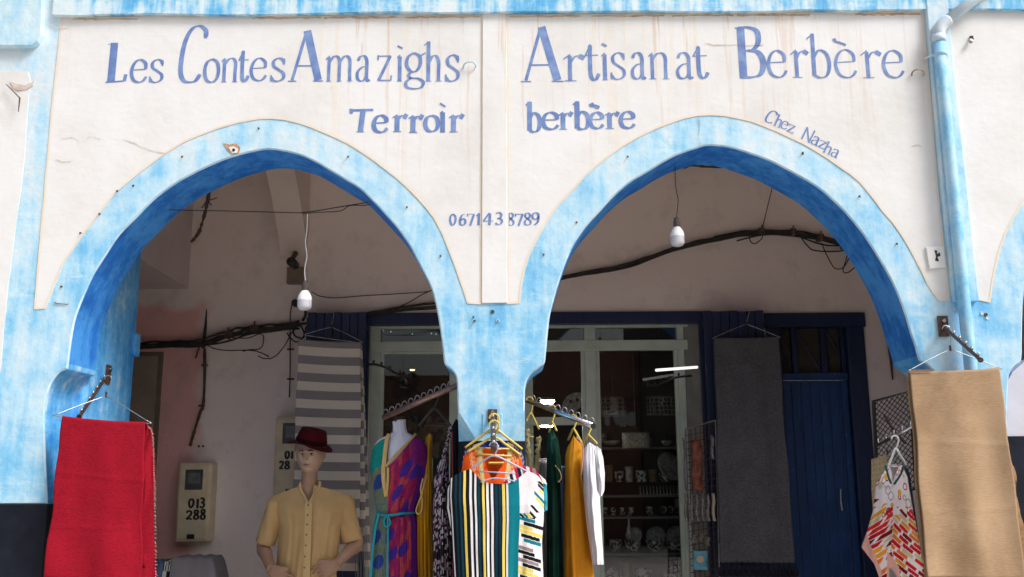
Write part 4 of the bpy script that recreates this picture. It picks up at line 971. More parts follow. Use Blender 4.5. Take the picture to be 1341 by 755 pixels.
# ================================================================== CLOTHS AND CLOTHING
def wire_hanger(label, hook, neck, left, right, mat='wire', r=.0024, group=None, rad=.018, bar=True):
    o = root('clothes_hanger', label, 'hanger', neck, group=group)
    mb = MB(); wirehook(mb, hook, neck, r, rad=rad); mb.build('hook', M[mat], o, smooth=True)
    pts = [neck, neck.lerp(left, .5)+V(0,0,.002), left.lerp(neck, .03), left, left+V(.012,0,-.012)]
    pt2 = [right+V(-.012,0,-.012), right, right.lerp(neck, .03), neck.lerp(right, .5)+V(0,0,.002), neck]
    MB().tube(catmull(pts + (pt2 if bar else []), 3) if bar else catmull(pts, 3), r, 7).build('frame', M[mat], o, smooth=True)
    MB().tube([neck+V(0,0,-.008), neck+V(0,0,.018)], r*2.1, 7).build('twist', M['bronze'] if mat == 'wire' else M[mat], o)
    return o

def gau_(x, a, w): return math.exp(-((x-a)/w)**2)
def drape(name, label, cat, TL, TR, BL, BR, mat, gap=.016, nfold=2.5, rip=.012, back=None, fringe=None, side=None, seed=0, cfn=None, sag=.006):
    """cloth folded over a hanger bar; four photo corners with depth"""
    tl, tr, bl, br = (P(*q) for q in (TL, TR, BL, BR))
    o = root(name, label, cat, (bl+br)*.5)
    def front(u, v):
        t = tl.lerp(tr, u); b = bl.lerp(br, u); p = t.lerp(b, v)
        a = math.sin(u*math.pi*nfold*2 + seed + 1.2*math.sin(v*2.0+seed))*rip*(v**.7) + (vn(u*6+seed, v*5)-.5)*.012*min(1, v*4)
        a += .0022*gau_(v, .34+.03*u, .014) + .0018*gau_(v, .69-.02*u, .012) - .010*(vn(u*2.5+seed*3, v*3)-.5)*min(1, v*3)
        p = p + V((u-.5)*2*(.0035*math.sin(v*6.5+seed) + .003*math.sin(v*15+seed*2))*min(1, v*5), 0, 0)
        return p + V(0, -gap - a, -sag*math.sin(math.pi*u)*(1-v) )
    def cloth(u, v):       # v 0..1 : back bottom -> over the bar -> front bottom
        if v < .3: q = front(u, (1-v/.3)*.92); return V(q.x + (side or 0)*(1-v/.3), q.y + 2*gap + .012, q.z)
        if v < .4:
            a = (v-.3)/.1*math.pi; q = front(u, 0); return V(q.x, q.y + gap + math.cos(a)*gap, q.z + math.sin(a)*gap*.8)
        return front(u, (v-.4)/.6)
    mb = MB(); 
    if cfn: mb.colr = []
    mb.grid(cloth, 60, 150 if not cfn else 420, cfn=(lambda u, v: cfn(u, 1-v/.3 if v < .3 else (0 if v < .4 else (v-.4)/.6))) if cfn else None)
    c = mb.build('cloth', mat, o, smooth=True)
    sd_ = c.modifiers.new('solid', 'SOLIDIFY'); sd_.thickness = .004
    return o, front

# red cloth
o, fr_ = drape('hanging_cloth', 'plain red wool cloth hanging from a wire hanger at the left pier', 'cloth', (83,548,4.455), (191,556,4.455), (60,755,4.42), (185,760,4.42), M['red'], rip=.010, nfold=1.6, seed=1)
for b in (o,): pass
mb = MB(); e0, e1 = P(189,556,4.49), P(200,760,4.49)
pts = [P(189,555,4.485), P(198,565,4.48), P(200.5,600,4.48), P(202,660,4.48), P(203.5,760,4.47)]
qs = catmull(pts, 10)
mb.grid(lambda u, v: qs[min(len(qs)-1, int(v*(len(qs)-1)+.5))].lerp(P(180, 557+v*203, 4.455), u) + V(0, .012*math.sin(v*14)*(1-u), 0), 6, 40)
f_ = mb.build('fold', M['red'], o, smooth=True)
mb = MB()
for i in range(90):
    q = qs[int(i/90*(len(qs)-1))].lerp(qs[min(len(qs)-1, int(i/90*(len(qs)-1))+1)], (i/90*(len(qs)-1)) % 1)
    mb.tube([q, q+V(.006+.006*hn(i), -.003, -.012*hn(i, 2))], [.002, .001], 4)
mb.build('frayed_edge', M['redf'], o, kind='stuff')
wire_hanger('steel wire hanger holding the red cloth', P(141.5,496,4.86), P(139,518,4.62), P(75,542,4.46), P(193,551,4.46))
# camel cloth
o, fr_ = drape('hanging_cloth', 'large camel coloured wool cloth hanging before the right pillar', 'cloth', (1190,489,4.3), (1307,485,4.3), (1212,755,4.26), (1340,757,4.26), M['beige'], rip=.014, nfold=1.7, seed=3)
mb = MB(); pts = [P(1306,486,4.33), P(1314,530,4.33), P(1320,580,4.33), P(1329,620,4.33), P(1334,660,4.32), P(1343,700,4.32), P(1349,755,4.31)]
qb = catmull(pts, 8)
mb.grid(lambda u, v: qb[int(v*(len(qb)-1)+.5)].lerp(P(1298+v*34, 487+v*268, 4.31), u) + V(.003*math.sin(v*40)*(1-u), .006*math.sin(v*22)*(1-u), 0), 6, 60)
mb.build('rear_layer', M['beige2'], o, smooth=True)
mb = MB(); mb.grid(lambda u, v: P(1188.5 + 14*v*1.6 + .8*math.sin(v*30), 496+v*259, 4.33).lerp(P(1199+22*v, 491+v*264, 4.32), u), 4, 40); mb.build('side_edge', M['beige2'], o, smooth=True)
mb = MB()
for i in range(34):
    q = P(1191+i*.9, 487.6-.05*i, 4.28); mb.tube([q, q+V(.004*(hn(i)-.5), -.004, .008+.010*hn(i,5)*(1-i/40))], [.0025, .001], 4)
mb.build('frayed_top', M['beige'], o, kind='stuff')
wire_hanger('steel wire hanger holding the camel cloth', P(1239,431,4.42), P(1244.5,457,4.34), P(1193,483.5,4.3), P(1307,481,4.3))
# striped cloth
ystr = [(0, 0)]
def stripes(u, v):
    y = 447 + v*300; k = (y - 454.5) / 23.6
    return (.72,.65,.57) if (k - math.floor(k)) < .5 else (.29,.265,.27)
o, fr_ = drape('hanging_cloth', 'grey and cream striped cloth hanging behind the man mannequin', 'cloth', (391,446,6.45), (473,450,6.45), (382,747,6.4), (471,747,6.4), M['pat'], rip=.008, nfold=1.3, seed=5, cfn=stripes, side=.04)
mb = MB(); mb.colr = []
mb.grid(lambda u, v: P(472+5*math.sin(v*1.5)+u*6*(.4+v), 452+v*290, 6.46+.03*math.sin(v*9)*u), 4, 130, cfn=lambda u, v: stripes(1, v))
mb.build('rear_layer', M['pat'], o, smooth=True)
mb = MB()
for i in range(9):
    x = 466+i*1.8; mb.tube(catmull([P(x,690,6.35), P(x+2*hn(i),720,6.35), P(x+4*(hn(i,4)-.3),745,6.34), P(x+6*(hn(i,5)-.3),800,6.34)], 3), .0022, 5)
mb.build('warp_fringe', pm('grey_fringe_yarn', (.2,.19,.2)), o, kind='stuff')
wire_hanger('thin wire hanger of the striped cloth on the left shutter', P(433,411,6.52), P(434,428,6.48), P(401,437,6.45), P(472,446,6.45), rad=.022)
# charcoal cloth with tassels
o, fr_ = drape('hanging_cloth', 'charcoal cloth with dark tassels hanging before the right shutter', 'cloth', (935,444,6.45), (1019,443,6.45), (943,736,6.4), (1040,737,6.4), M['charcoal'], rip=.014, nfold=1.6, seed=9)
for i in range(14):
    u = i/13; c = fr_(u, 1); c = c + V(0, 0, -.004)
    mb = MB(); mb.tube([c+V(0,0,.01), c+V(0,0,-.02)], .003, 5).lathe(c+V(0,0,-.055), [(.0001,-.03),(.017,-.022),(.021,.0),(.014,.022),(.006,.034)], 8)
    mb.build('tassel', M['tassel'], o)
wire_hanger('thin wire hanger of the charcoal cloth on the right shutter', P(977,409,6.52), P(977,424,6.48), P(937,441,6.45), P(1018,440,6.45), rad=.022)

# generic traced garment with depth
def garment(o, name, Y, rows, top, topb, ybot, depth, mat, nu=70, nv=90, rip=.012, nf=5, cfn=None, seed=0, skew=None, ybotf=None, ysl=0.0, back=True, flat=2):
    """rows: (py, xl, xr); top/topb: (u, py) front and back top edge. ysl: depth change from left to right edge"""
    rl = [(a, b) for a, b, c in rows]; rr = [(a, c) for a, b, c in rows]
    def surf(u, v, sgn):
        tp = interp(top if sgn < 0 else topb, u); bt = ybotf(u) if ybotf else ybot
        y = lerp(tp, bt, v); x = lerp(interp(rl, y), interp(rr, y), u)
        d = depth(y) if callable(depth) else depth*min(1, .25 + (y-min(t[1] for t in topb))/60.0)
        yy = Y + ysl*(u-.5) + sgn*d*math.sqrt(max(0, 1-(2*u-1)**flat))
        f = min(1, max(0, (v-.08)*1.6))
        yy += rip*f*(math.sin(u*nf*6.283 + seed + 1.1*math.sin(v*3+seed)) + .5*math.sin(u*nf*2.7*6.283+seed*2+v*2))*.6 + .010*(vn(u*9+seed, v*8)-.5)
        return P(x, y, yy)
    mb = MB()
    if cfn: mb.colr = []
    mb.grid(lambda u, v: surf(u, v, -1), nu, nv, cfn=cfn)
    if back: mb.grid(lambda u, v: surf(1-u, v, 1), max(10, nu//2), max(10, nv//2), cfn=(lambda u, v: cfn(1-u, v)) if cfn else None)
    ob = mb.build(name, mat, o, smooth=True)
    return ob, surf
def plastic_hanger(label, hook, neck, left, right, mat='yplastic', r=.0055, cross=True, rad=.017, group=None):
    o = root('clothes_hanger', label, 'hanger', neck, group=group)
    mb = MB(); wirehook(mb, hook, neck, r*.75, rad=rad); mb.build('hook', M[mat], o, smooth=True)
    MB().tube(catmull([left, neck.lerp(left,.5)+V(0,0,.004), neck+V(0,0,.002), neck.lerp(right,.5)+V(0,0,.004), right], 4), r, 8).build('shoulder_bar', M[mat], o, smooth=True)
    if cross: MB().tube([left.lerp(neck,.35)+V(0,0,-.03), right.lerp(neck,.35)+V(0,0,-.03)], r*.8, 7).build('cross_bar', M[mat], o, smooth=True)
    return o

# --- striped tunic in front
STR = [(0,'k'),(.012,'w'),(.026,'k'),(.055,'d'),(.078,'k'),(.105,'d'),(.125,'k'),(.148,'y'),(.176,'k'),(.214,'w'),(.238,'k'),(.266,'w'),(.288,'k'),(.300,'d'),(.328,'k'),(.350,'y'),(.376,'k'),(.392,'w'),(.418,'k'),(.440,'w'),(.466,'k'),(.484,'d'),(.512,'k'),(.525,'d'),(.548,'k'),(.562,'y'),(.590,'k'),(.604,'w'),(.628,'t'),(.745,'p')]
PC = {'k': (.008,.009,.012), 'w': (.78,.77,.80), 'd': (.005,.042,.07), 'y': (.80,.62,.13), 't': (.005,.19,.24), 'n': (.01,.018,.045), 'u': (.30,.22,.22), 'r': (.5,.02,.06)}
def tunic_col(u, v):
    c = 'k'
    for a, k in STR:
        if u >= a: c = k
    if c != 'p': return PC[c]
    # abstract brush bars on white
    y = lerp(interp(topf, u), 870, v) - 616; xx = (u-.745)/.255
    slope = (y - 34*xx) if y < 62 else (y - 9*xx)
    row = math.floor(slope/5.4); h = hn(row, 5); h2 = hn(row, 11); fr = slope/5.4-row
    if y < 14 or xx < 0: return PC['w']
    start = .05 + .45*h2 - (.25 if y > 55 else -.25*(y < 45)); end = start + .6 + .6*hn(row, 17)
    if y < 56: start += .14
    if start < xx < end and fr < .86:
        return PC['kkttuywdky'[int(h*9.99)]] if h > .10 else PC['w']
    return PC['w']
topf = [(0,628),(.04,623),(.12,618),(.22,613.5),(.27,620),(.33,628.5),(.42,632.5),(.52,633.5),(.63,632.5),(.72,628),(.79,621),(.835,616.5),(.90,619),(.96,624),(1,632)]
tun = root('hanging_tunic', 'black tunic with vertical white, teal and yellow stripes hanging on the centre pillar', 'tunic', P(650,900,4.0))
rows = [(600,589,710),(625,589,710.5),(650,588,712.5),(680,590,712),(720,592,709),(755,594,708),(860,596,704)]
topf = [(0,628),(.04,623),(.12,618),(.22,613.5),(.27,620),(.33,628.5),(.42,632.5),(.52,633.5),(.63,632.5),(.72,628),(.79,621),(.835,616.5),(.90,619),(.96,624),(1,632)]
topb = [(0,628),(.04,623),(.12,619),(.22,616),(.27,623),(.33,632),(.42,636.5),(.52,637.5),(.63,636),(.72,632),(.79,624),(.835,618.5),(.90,621),(.96,626),(1,632)]
garment(tun, 'body', 4.0, rows, topf, topb, 870, .035, M['pat'], flat=4, nu=230, nv=330, rip=.007, nf=4, cfn=tunic_col, seed=2)
def slv(u, v):
    return PC['kwkdkwky'[int(min(.999, u)*8)]] if v < .94 else PC['w']
garment(tun, 'sleeve', 4.05, [(618,594,606),(640,584,602),(665,583,603),(695,589,606),(716,594,608)], [(0,630),(1,618)], [(0,630),(1,618)], 712, .025, M['pat'], nu=40, nv=60, cfn=slv, rip=.006, nf=2, ybotf=lambda u: 700+14*u)
plastic_hanger('lilac see-through hanger inside the striped tunic', P(646.5,584,3.97), P(647,597,3.98), P(617,613,4.0), P(690,617,4.0), 'lplastic', r=.004)
MB().tube(catmull([P(629,631,3.975), P(645,626,3.97), P(662,627,3.97), P(674,630,3.975)], 4), .003, 6).build('clear_bar', M['lplastic'], tun, smooth=True)
# --- red white striped garment behind it
def redstripe(u, v):
    k = int(u*26); c = 'wrnwrrwn'[k % 8] if u < .75 else 'rwru'[k % 4]
    return PC[c] if v > .0 else PC['w']
g2 = root('hanging_blouse', 'red, white and navy striped blouse behind the striped tunic', 'blouse', P(680,900,4.1))
garment(g2, 'body', 4.12, [(600,604,706),(620,608,710),(632,606,716),(668,604,716),(672,604,708),(755,604,711.5),(860,604,712)], [(0,645),(.36,645),(.46,634),(.66,613),(.8,610),(.92,613),(1,628)], [(0,645),(.36,645),(.46,634),(.66,613),(.8,610),(.92,613),(1,628)], 860, .04, M['pat'], nu=120, nv=50, cfn=redstripe, rip=.006, nf=6)
garment(g2, 'teal_sleeve', 4.10, [(625,700,715),(650,703,717),(670,706,717)], [(0,628),(1,634)], [(0,628),(1,634)], 668, .02, M['teal'], nu=10, nv=16)
# --- orange kaftan with gold V
def orange(u, v):
    x = u*80; y = v*150
    n = math.sin(x*1.9+math.sin(y*.9)*2)*math.sin(y*1.4+math.sin(x*1.1)*2)
    lb = lerp(21, 38, y/43); rb = lerp(66, 42, y/45)
    if y < 46 and abs(x-lb) < 4.4: return (.66,.52,.26) if (abs(x-lb) < 3.4 and math.sin(y*3)*math.sin(x*3) > -.6) else (.50,.36,.14)
    if y < 46 and abs(x-rb) < 4.2: return (.66,.52,.26) if (abs(x-rb) < 3.2 and math.sin(y*3)*math.sin(x*3) > -.6) else (.50,.36,.14)
    if (x < lb-4 and x > lb-15) or (x > rb+4 and x < rb+13): return (.80,.42,.20) if n > .12 else (.75,.11,.015)
    return (.78,.10,.012)
ok = root('hanging_kaftan', 'orange kaftan with gold braid collar on a yellow hanger', 'kaftan', P(645,900,4.22))
garment(ok, 'body', 4.24, [(583,617,676),(590,609,681),(600,607,683),(620,604,686),(700,600,690),(860,598,694)], [(0,596),(.1,590),(.28,585),(.36,603),(.50,629),(.56,622),(.80,588),(.9,589),(1,600)], [(0,596),(.1,590),(.28,585),(.5,589),(.80,588),(.9,589),(1,600)], 860, .05, M['pat'], nu=160, nv=110, cfn=orange, rip=.006)
for (x, y) in ((651,597),(659,596)): MB().lathe(P(x,y,4.25), [(.0001,-.004),(.006,-.003),(.006,0)], 10, 'y').build('pearl_button', M['wplastic'], ok)
plastic_hanger('yellow plastic hanger inside the orange kaftan', P(647,557,4.20), P(647,573,4.22), P(612,592,4.22), P(682,596,4.22), rad=.022)
MB().tube([P(640,606,4.20), P(660,606,4.20)], .0055, 7).build('yellow_bar', M['yplastic'], ok)
bk = root('hanging_kaftan', 'royal blue kaftan with gold trim partly hidden behind the orange one', 'kaftan', P(650,900,4.33))
def bluek(u, v):
    x = u*80; y = v*150; lb, rb = lerp(14, 36, y/50), lerp(66, 42, y/50)
    if y < 46 and (abs(x-lb) < 5 or abs(x-rb) < 5): return (.62,.50,.27)
    if (x < lb) or (x > rb): return (.30,.28,.30) if math.sin(x*2.1)*math.sin(y*1.7) > 0 and y < 24 else (.012,.03,.22)
    return (.012,.03,.20)
garment(bk, 'body', 4.36, [(575,618,678),(585,610,682),(600,606,686),(640,603,690),(860,600,692)], [(0,590),(.12,582),(.26,578),(.5,590),(.78,579),(.9,583),(1,593)], [(0,590),(.12,582),(.26,578),(.5,582),(.78,579),(.9,583),(1,593)], 860, .04, M['pat'], nu=100, nv=80, cfn=bluek)
for (x, y) in ((654,588),(652,584),(664,589)): MB().lathe(P(x,y,4.31), [(.0001,-.004),(.006,-.003),(.006,0)], 10, 'y').build('pearl_button', M['wplastic'], bk)
plastic_hanger('yellow plastic hanger of the royal blue kaftan', P(647,548,4.32), P(647,562,4.33), P(609,586,4.34), P(684,588,4.34), rad=.022)

# --- right rail garments
def simple(name, label, cat, Y, rows, top, ybot, depth, mat, **kw):
    o = root(name, label, cat, P(sum(r[1]+r[2] for r in rows)/2/len(rows), max(ybot, 760), Y))
    garment(o, 'body', Y, rows, top, top, ybot, depth, M[mat], **kw); return o
lo_ = simple('hanging_dress', 'black dress with cream lace straps nearest the centre pillar on the steel rail', 'dress', 4.93, [(575,688,705),(640,690,706),(860,688,712)], [(0,640),(.3,644),(.6,642),(1,640)], 860, .08, 'blackcloth', nu=30, nv=60, nf=2)
for pts in ([(690,562),(691,580),(693,600),(697,625),(699,645)], [(705,572),(705,585),(703,605),(701,625),(699,648)]):
    q = catmull([P(x,y,4.88) for x,y in pts], 6); MB().tube([v+V(.006*math.sin(i*2.2),0,0) for i,v in enumerate(q)], [.014+.006*math.sin(i*2.7) for i in range(len(q))], 6).build('lace_strap', M['cream_trim'], lo_, smooth=True)
MB().tube([P(690,571,4.9), P(699,572,4.9)], .005, 6).build('hanger_bar', M['yplastic'], lo_)
plastic_hanger('yellow hanger of the lace strapped dress', P(693.5,524,4.93), P(695,541,4.93), P(689,552,4.9), P(706,562,4.95), cross=False)
gd = simple('hanging_dress', 'dark green velvet dress on the steel rail', 'dress', 4.84, [(560,719,727),(572,716,729),(620,716,733),(755,716,738),(860,715,740)], [(0,572),(.3,563),(.7,562),(1,574)], 860, .12, 'green', nu=40, nv=80, nf=3, seed=4)
garment(gd, 'sleeve', 4.72, [(570,722,730),(605,725,735),(630,727,736)], [(0,575),(1,572)], [(0,575),(1,572)], 631, .03, M['green'], nu=12, nv=20)
MB().tube(catmull([P(727,609,4.69), P(733,617,4.69), P(735,626,4.69), P(731,631,4.69)], 4), .003, 6).build('sleeve_piping', M['gold'], gd)
plastic_hanger('yellow hanger of the dark green dress', P(723,535,4.83), P(723,553,4.83), P(719,566,4.86), P(729,564,4.78), cross=False)
ad = simple('hanging_dress', 'amber yellow dress on the steel rail beside the white shirt', 'dress', 4.73, [(568,749,753),(580,744,762),(597,740,764.5),(622,739.5,761.5),(680,738.5,768),(755,738.5,778),(860,737,788)], [(0,586),(.25,574),(.45,569),(.7,573),(1,583)], 860, .08, 'amber', nu=60, nv=100, nf=1.6, rip=.012, seed=1)
MB().tube(catmull([P(755,572,4.60), P(763,583,4.60), P(763,605,4.61), P(761,622,4.62)], 4), .004, 6).build('edge_binding', M['peach'], ad)
plastic_hanger('yellow hanger of the amber dress', P(751,548,4.71), P(751,562,4.71), P(744,576,4.78), P(762,580,4.64), cross=False)
ws = simple('hanging_shirt', 'white short sleeved shirt at the end of the steel rail', 'shirt', 4.63, [(576,768,774),(586,765,783),(600,763,785),(660,766,786),(736,775,790.5),(740,776,790.5)], [(0,588),(.3,580),(.6,579),(.85,583),(1,590)], 739, .06, 'whitecloth', nu=50, nv=80, nf=1.2, rip=.007, seed=6)
garment(ws, 'sleeve', 4.50, [(582,777,785),(600,779,790),(620,780,792),(646,782,791.5)], [(0,588),(.5,583),(1,588)], [(0,588),(.5,583),(1,588)], 646, .035, M['whitecloth'], nu=20, nv=30, rip=.006, nf=1, ybotf=lambda u: 641+9*math.sin(u*3.1))
plastic_hanger('yellow hanger of the white shirt', P(770,557,4.6), P(770,570,4.6), P(765,583,4.68), P(782,581,4.54), cross=False)

# --- left rail garments
simple('hanging_dress', 'mustard silk dress pleated behind the purple dress', 'dress', 5.02, [(566,559,566),(575,557,566),(620,551,566),(680,545,566),(755,545,567),(860,545,570)], [(0,572),(.5,567),(1,570)], 860, .09, 'mustard', nu=60, nv=80, nf=4.5, rip=.03, seed=2)
def lace(u, v):
    a = hn(math.floor(u*14+v*3), math.floor(v*70)); b = hn(math.floor(u*9), math.floor(v*45+u*9)+50)
    if a > .62: return (.46,.42,.47)
    if b > .86: return (.25,.10,.22)
    return (.025,.02,.03)
sd2 = root('hanging_dress', 'black and grey speckled lace dress on a black hanger', 'dress', P(580,860,4.85))
garment(sd2, 'body', 4.85, [(590,579,585),(605,574,586),(630,568,588),(680,567,590),(755,567,592),(860,567,596)], [(0,606),(.5,596),(1,594)], [(0,606),(.5,596),(1,594)], 860, .08, M['pat'], nu=60, nv=160, cfn=lace, rip=.02, nf=3)
mb = MB(); mb.colr = []; qs2 = catmull([P(590,557,4.8), P(588,572,4.8), P(584,586,4.8), P(580,602,4.8)], 8)
mb.grid(lambda u, v: qs2[int(v*(len(qs2)-1)+.5)] + V((u-.5)*.022, -.004*math.sin(u*3.14), 0), 6, 24, cfn=lace); mb.build('strap', M['pat'], sd2, smooth=True)
plastic_hanger('black hanger of the speckled lace dress', P(572,510,4.74), P(569,535,4.76), P(549,557,4.84), P(590,557,4.7), 'black', r=.007, cross=True)
dk = simple('hanging_garment', 'dark garments crowded behind the centre pillar', 'garment', 4.95, [(545,592,602),(560,590,604),(860,588,610)], [(0,560),(.5,548),(1,552)], 860, .1, 'blackcloth', nu=20, nv=40)
MB().tube([P(592,565,4.80), P(593,640,4.80), P(593,760,4.80)], .004, 5).build('red_edge', pm('dull_red_trim', (.25,.04,.05)), dk)

# ================================================================== MANNEQUINS
def loftring(mb, sections, n=28, cap=True):
    """sections: (center, rx, ry) ellipses in XY"""
    vs = []; fs = []
    for c, rx, ry in sections:
        for j in range(n):
            a = 2*math.pi*j/n; vs.append(Vector(c) + V(math.cos(a)*rx, math.sin(a)*ry, 0))
    for i in range(len(sections)-1):
        for j in range(n): fs.append((i*n+j, i*n+(j+1) % n, (i+1)*n+(j+1) % n, (i+1)*n+j))
    if cap: fs.append(tuple(range(n))[::-1]); fs.append(tuple((len(sections)-1)*n+j for j in range(n)))
    mb.add(vs, fs)
MY = 5.8; s = MY*.981/F_PX     # metres per photo pixel at the mannequin
def Q(x, y, dy=0): return P(x, y, MY+dy)
man = root('mannequin', 'male shop mannequin in a burgundy hat and mustard shirt', 'mannequin', Q(403, 960))
man.location.z = FLOOR
bm_ = MB()
bm_.tube([Q(402,668,.02), Q(403,650,.015), Q(404.5,636,.01), Q(405.5,622,.0), Q(406,604,.01)], [.08,.056,.050,.048,.046], 20)
loftring(bm_, [(Q(404,636,.02), .05,.05), (Q(404,645,.03), .10,.055), (Q(404,656,.03), .17,.07), (Q(404,680,.03), .145,.08), (Q(403,740,.03), .125,.08), (Q(402,800,.03), .165,.105)])
def arm(sh, el, wr, r):
    bm_.tube(catmull([sh, sh.lerp(el, .5), el, el.lerp(wr, .3), el.lerp(wr, .6), wr], 3), [lerp(r[0], r[1], min(1, i/8)) if i < 9 else lerp(r[1]*1.02, r[2], (i-8)/7) for i in range(16)], 14)
shL, elL, wrL = Q(362,654,.03), Q(345,716,.06), Q(355,745,-.10)
shR, elR, wrR = Q(451,652,.03), Q(467,711,.06), Q(440,739,-.09)
arm(shL, elL, wrL, (.045,.041,.028)); arm(shR, elR, wrR, (.045,.041,.028))
def hand(wr, palm_dir, side, fdirs):
    kn = wr + palm_dir*.085
    d = palm_dir.normalized(); ax = side.normalized()
    for k in range(5):           # palm
        t = k/4-.5
        bm_.tube([wr + ax*t*.035, wr+d*.045 + ax*t*.062, kn + ax*t*.070], [.017,.018,.012], 8)
    for k in range(4):
        L = (.068,.078,.072,.056)[k]; b0 = kn + ax*((k/3-.5)*.066)
        a = fdirs[0].normalized(); b = fdirs[1].normalized(); c = fdirs[2].normalized()
        sp = ax*((k/3-.5)*.012)
        p1 = b0 + (a*L*.5+sp); p2 = p1 + b*L*.32+sp*.5; p3 = p2 + c*L*.28
        bm_.tube([b0-d*.012, b0, p1, p2, p3], [.0095,.0095,.0085,.0078,.0055], 8)
    t0 = wr + d*.02 - ax*.028; t1 = t0 + d*.038 - ax*.026; t2 = t1 + d*.034 - ax*.006
    bm_.tube([t0, t1, t2], [.0135,.0105,.008], 8)
hand(wrL, V(.80,-.1,-.55).normalized(), V(.45,-.2,.6)*-1, [V(.75,.2,-.6), V(.5,.5,-.7), V(.2,.6,-.7)])
hand(wrR, V(-.85,-.1,-.40).normalized(), V(-.35,-.2,.85)*-1, [V(-.85,.1,-.3), V(-.6,.45,-.5), V(-.3,.6,-.5)])
body = bm_.build('body', M['skin_tan'], man, smooth=True)
rm = body.modifiers.new('join', 'REMESH'); rm.mode = 'VOXEL'; rm.voxel_size = .0055; rm.use_smooth_shade = True
sm_ = body.modifiers.new('soft', 'SMOOTH'); sm_.iterations = 3; sm_.factor = .5
# head
HC = Q(406.5, 594.5, 0.0); yaw = R(-4)
def gau(x, a, w): return math.exp(-((x-a)/w)**2)
def headpt(th, ph):
    # th: azimuth, 0 = facing camera (-Y); ph: -pi/2 chin .. pi/2 crown
    cx, cz = math.cos(ph), math.sin(ph)
    x = math.sin(th)*cx; y = -math.cos(th)*cx; z = cz
    hx, hy, hz = .082, .100, .122
    jaw = 1 - .22*sstep(.0, -1.0, z); 
    if z < 0: x *= min(1.3, max(cx, .05)**-.30)
    X = x*hx*jaw*(1+.04*gau(z,.25,.3)); Yy = y*hy*(1 - .10*sstep(0, -1, z)*(y > 0)); Z = z*hz
    if y < 0:
        fw = -y
        Yy = -fw*hy*(.93)                                          # flatter face
        Yy -= .006*gau(z,-.80,.2)*gau(x,0,.4)                       # chin
        Yy += .010*gau(z,-.66,.07)*gau(x,0,.3)                        # below lip
        Yy -= .0105*gau(z,-.50,.085)*gau(x,0,.24)                      # mouth mound
        Yy += .006*gau(z,-.505,.014)*gau(x,0,.22)                      # lip parting
        nz_ = sstep(.16, -.24, z)*sstep(-.34, -.25, z)
        Yy -= (.032*nz_)*gau(x,0,.085+.04*nz_)                      # nose wedge
        Yy -= .006*gau(z,-.24,.05)*(gau(x,.13,.05)+gau(x,-.13,.05))   # nostril wings
        Yy -= .012*gau(z,.14,.07)*(gau(x,.34,.24)+gau(x,-.34,.24))     # brow ridge
        Yy += .018*gau(z,-.01,.085)*(gau(x,.36,.16)+gau(x,-.36,.16))   # eye sockets
        Yy -= .005*gau(z,-.22,.15)*(gau(x,.55,.16)+gau(x,-.55,.16))    # cheekbones
        Yy += .004*gau(z,-.5,.14)*(gau(x,.6,.14)+gau(x,-.6,.14))
    q = V(X, Yy, Z); q.rotate(Matrix.Rotation(yaw, 3, 'Z')); return HC + q
mb = MB(); mb.grid(lambda u, v: headpt((u-.5)*2*math.pi, (v-.5)*math.pi*.998), 120, 90)
n_ = len(mb.f); mb.mi = [0]*n_
for i in range(n_):
    u = ((i % 120)+.5)/120; v = ((i//120)+.5)/90; th = (u-.5)*2*math.pi; ph = (v-.5)*math.pi
    x = math.sin(th)*math.cos(ph); z = math.sin(ph)
    if abs(th) < 1.2 and abs(x) < .25*(1 - .2*0) and abs(z+.505) < .052*math.sqrt(max(0, 1-(x/.25)**2)): mb.mi[i] = 1
mb.build('head', [M['skin'], M['lips']], man, smooth=True)
for sx in (-1, 1):
    def ey(x, z, dy): 
        q = V(x, -.100*.93*math.sqrt(max(0, 1-(x/.082)**2))+dy, z); q.rotate(Matrix.Rotation(yaw, 3, 'Z')); return HC+q
    c = ey(sx*.0275, -.002, .0185)
    mb = MB(); mb.grid(lambda u, v: c + V(math.cos(u*6.283)*math.sin(v*3.14159)*.0125, -abs(1)*math.cos(v*3.14159)*.006, math.sin(u*6.283)*math.sin(v*3.14159)*.0060), 16, 10, wrap=True); mb.build('eye', M['eyew'], man, smooth=True)
    mb = MB(); c2 = c + V(0, -.0045, 0); mb.grid(lambda u, v: c2 + V(math.cos(u*6.283)*math.sin(v*3.14159)*.0055, -math.cos(v*3.14159)*.003, math.sin(u*6.283)*math.sin(v*3.14159)*.0055), 12, 8, wrap=True); mb.build('iris', M['eyed'], man, smooth=True)
    MB().tube([ey(sx*x_, .0045+.0012*math.sin(k), .009) for k, x_ in enumerate((.014,.021,.028,.036,.042))], [.002,.003,.0034,.003,.0015], 6).build('upper_lash', M['eyed'], man, smooth=True)
    MB().tube([ey(sx*x_, z_+.002, -.010) for x_, z_ in ((.012,.012),(.022,.0165),(.032,.0175),(.043,.012))], [.0022,.0034,.0032,.0014], 6).build('eyebrow', pm('dark_brow_paint', (.05,.03,.02)), man, smooth=True)
    e = HC + V(sx*.0735, .006, -.008)
    mb = MB(); mb.tube(catmull([e+V(0,0,.022), e+V(sx*.010,.006,.026), e+V(sx*.013,.012,.010), e+V(sx*.010,.008,-.010), e+V(sx*.002,.0,-.028)], 4), [.004]*3+[.0055]*11+[.004]*3, 8).tube([e+V(sx*-.002,0,.02), e+V(sx*.004,.004,0), e+V(0,0,-.02)], .006, 8); mb.build('ear', M['skin'], man, smooth=True)
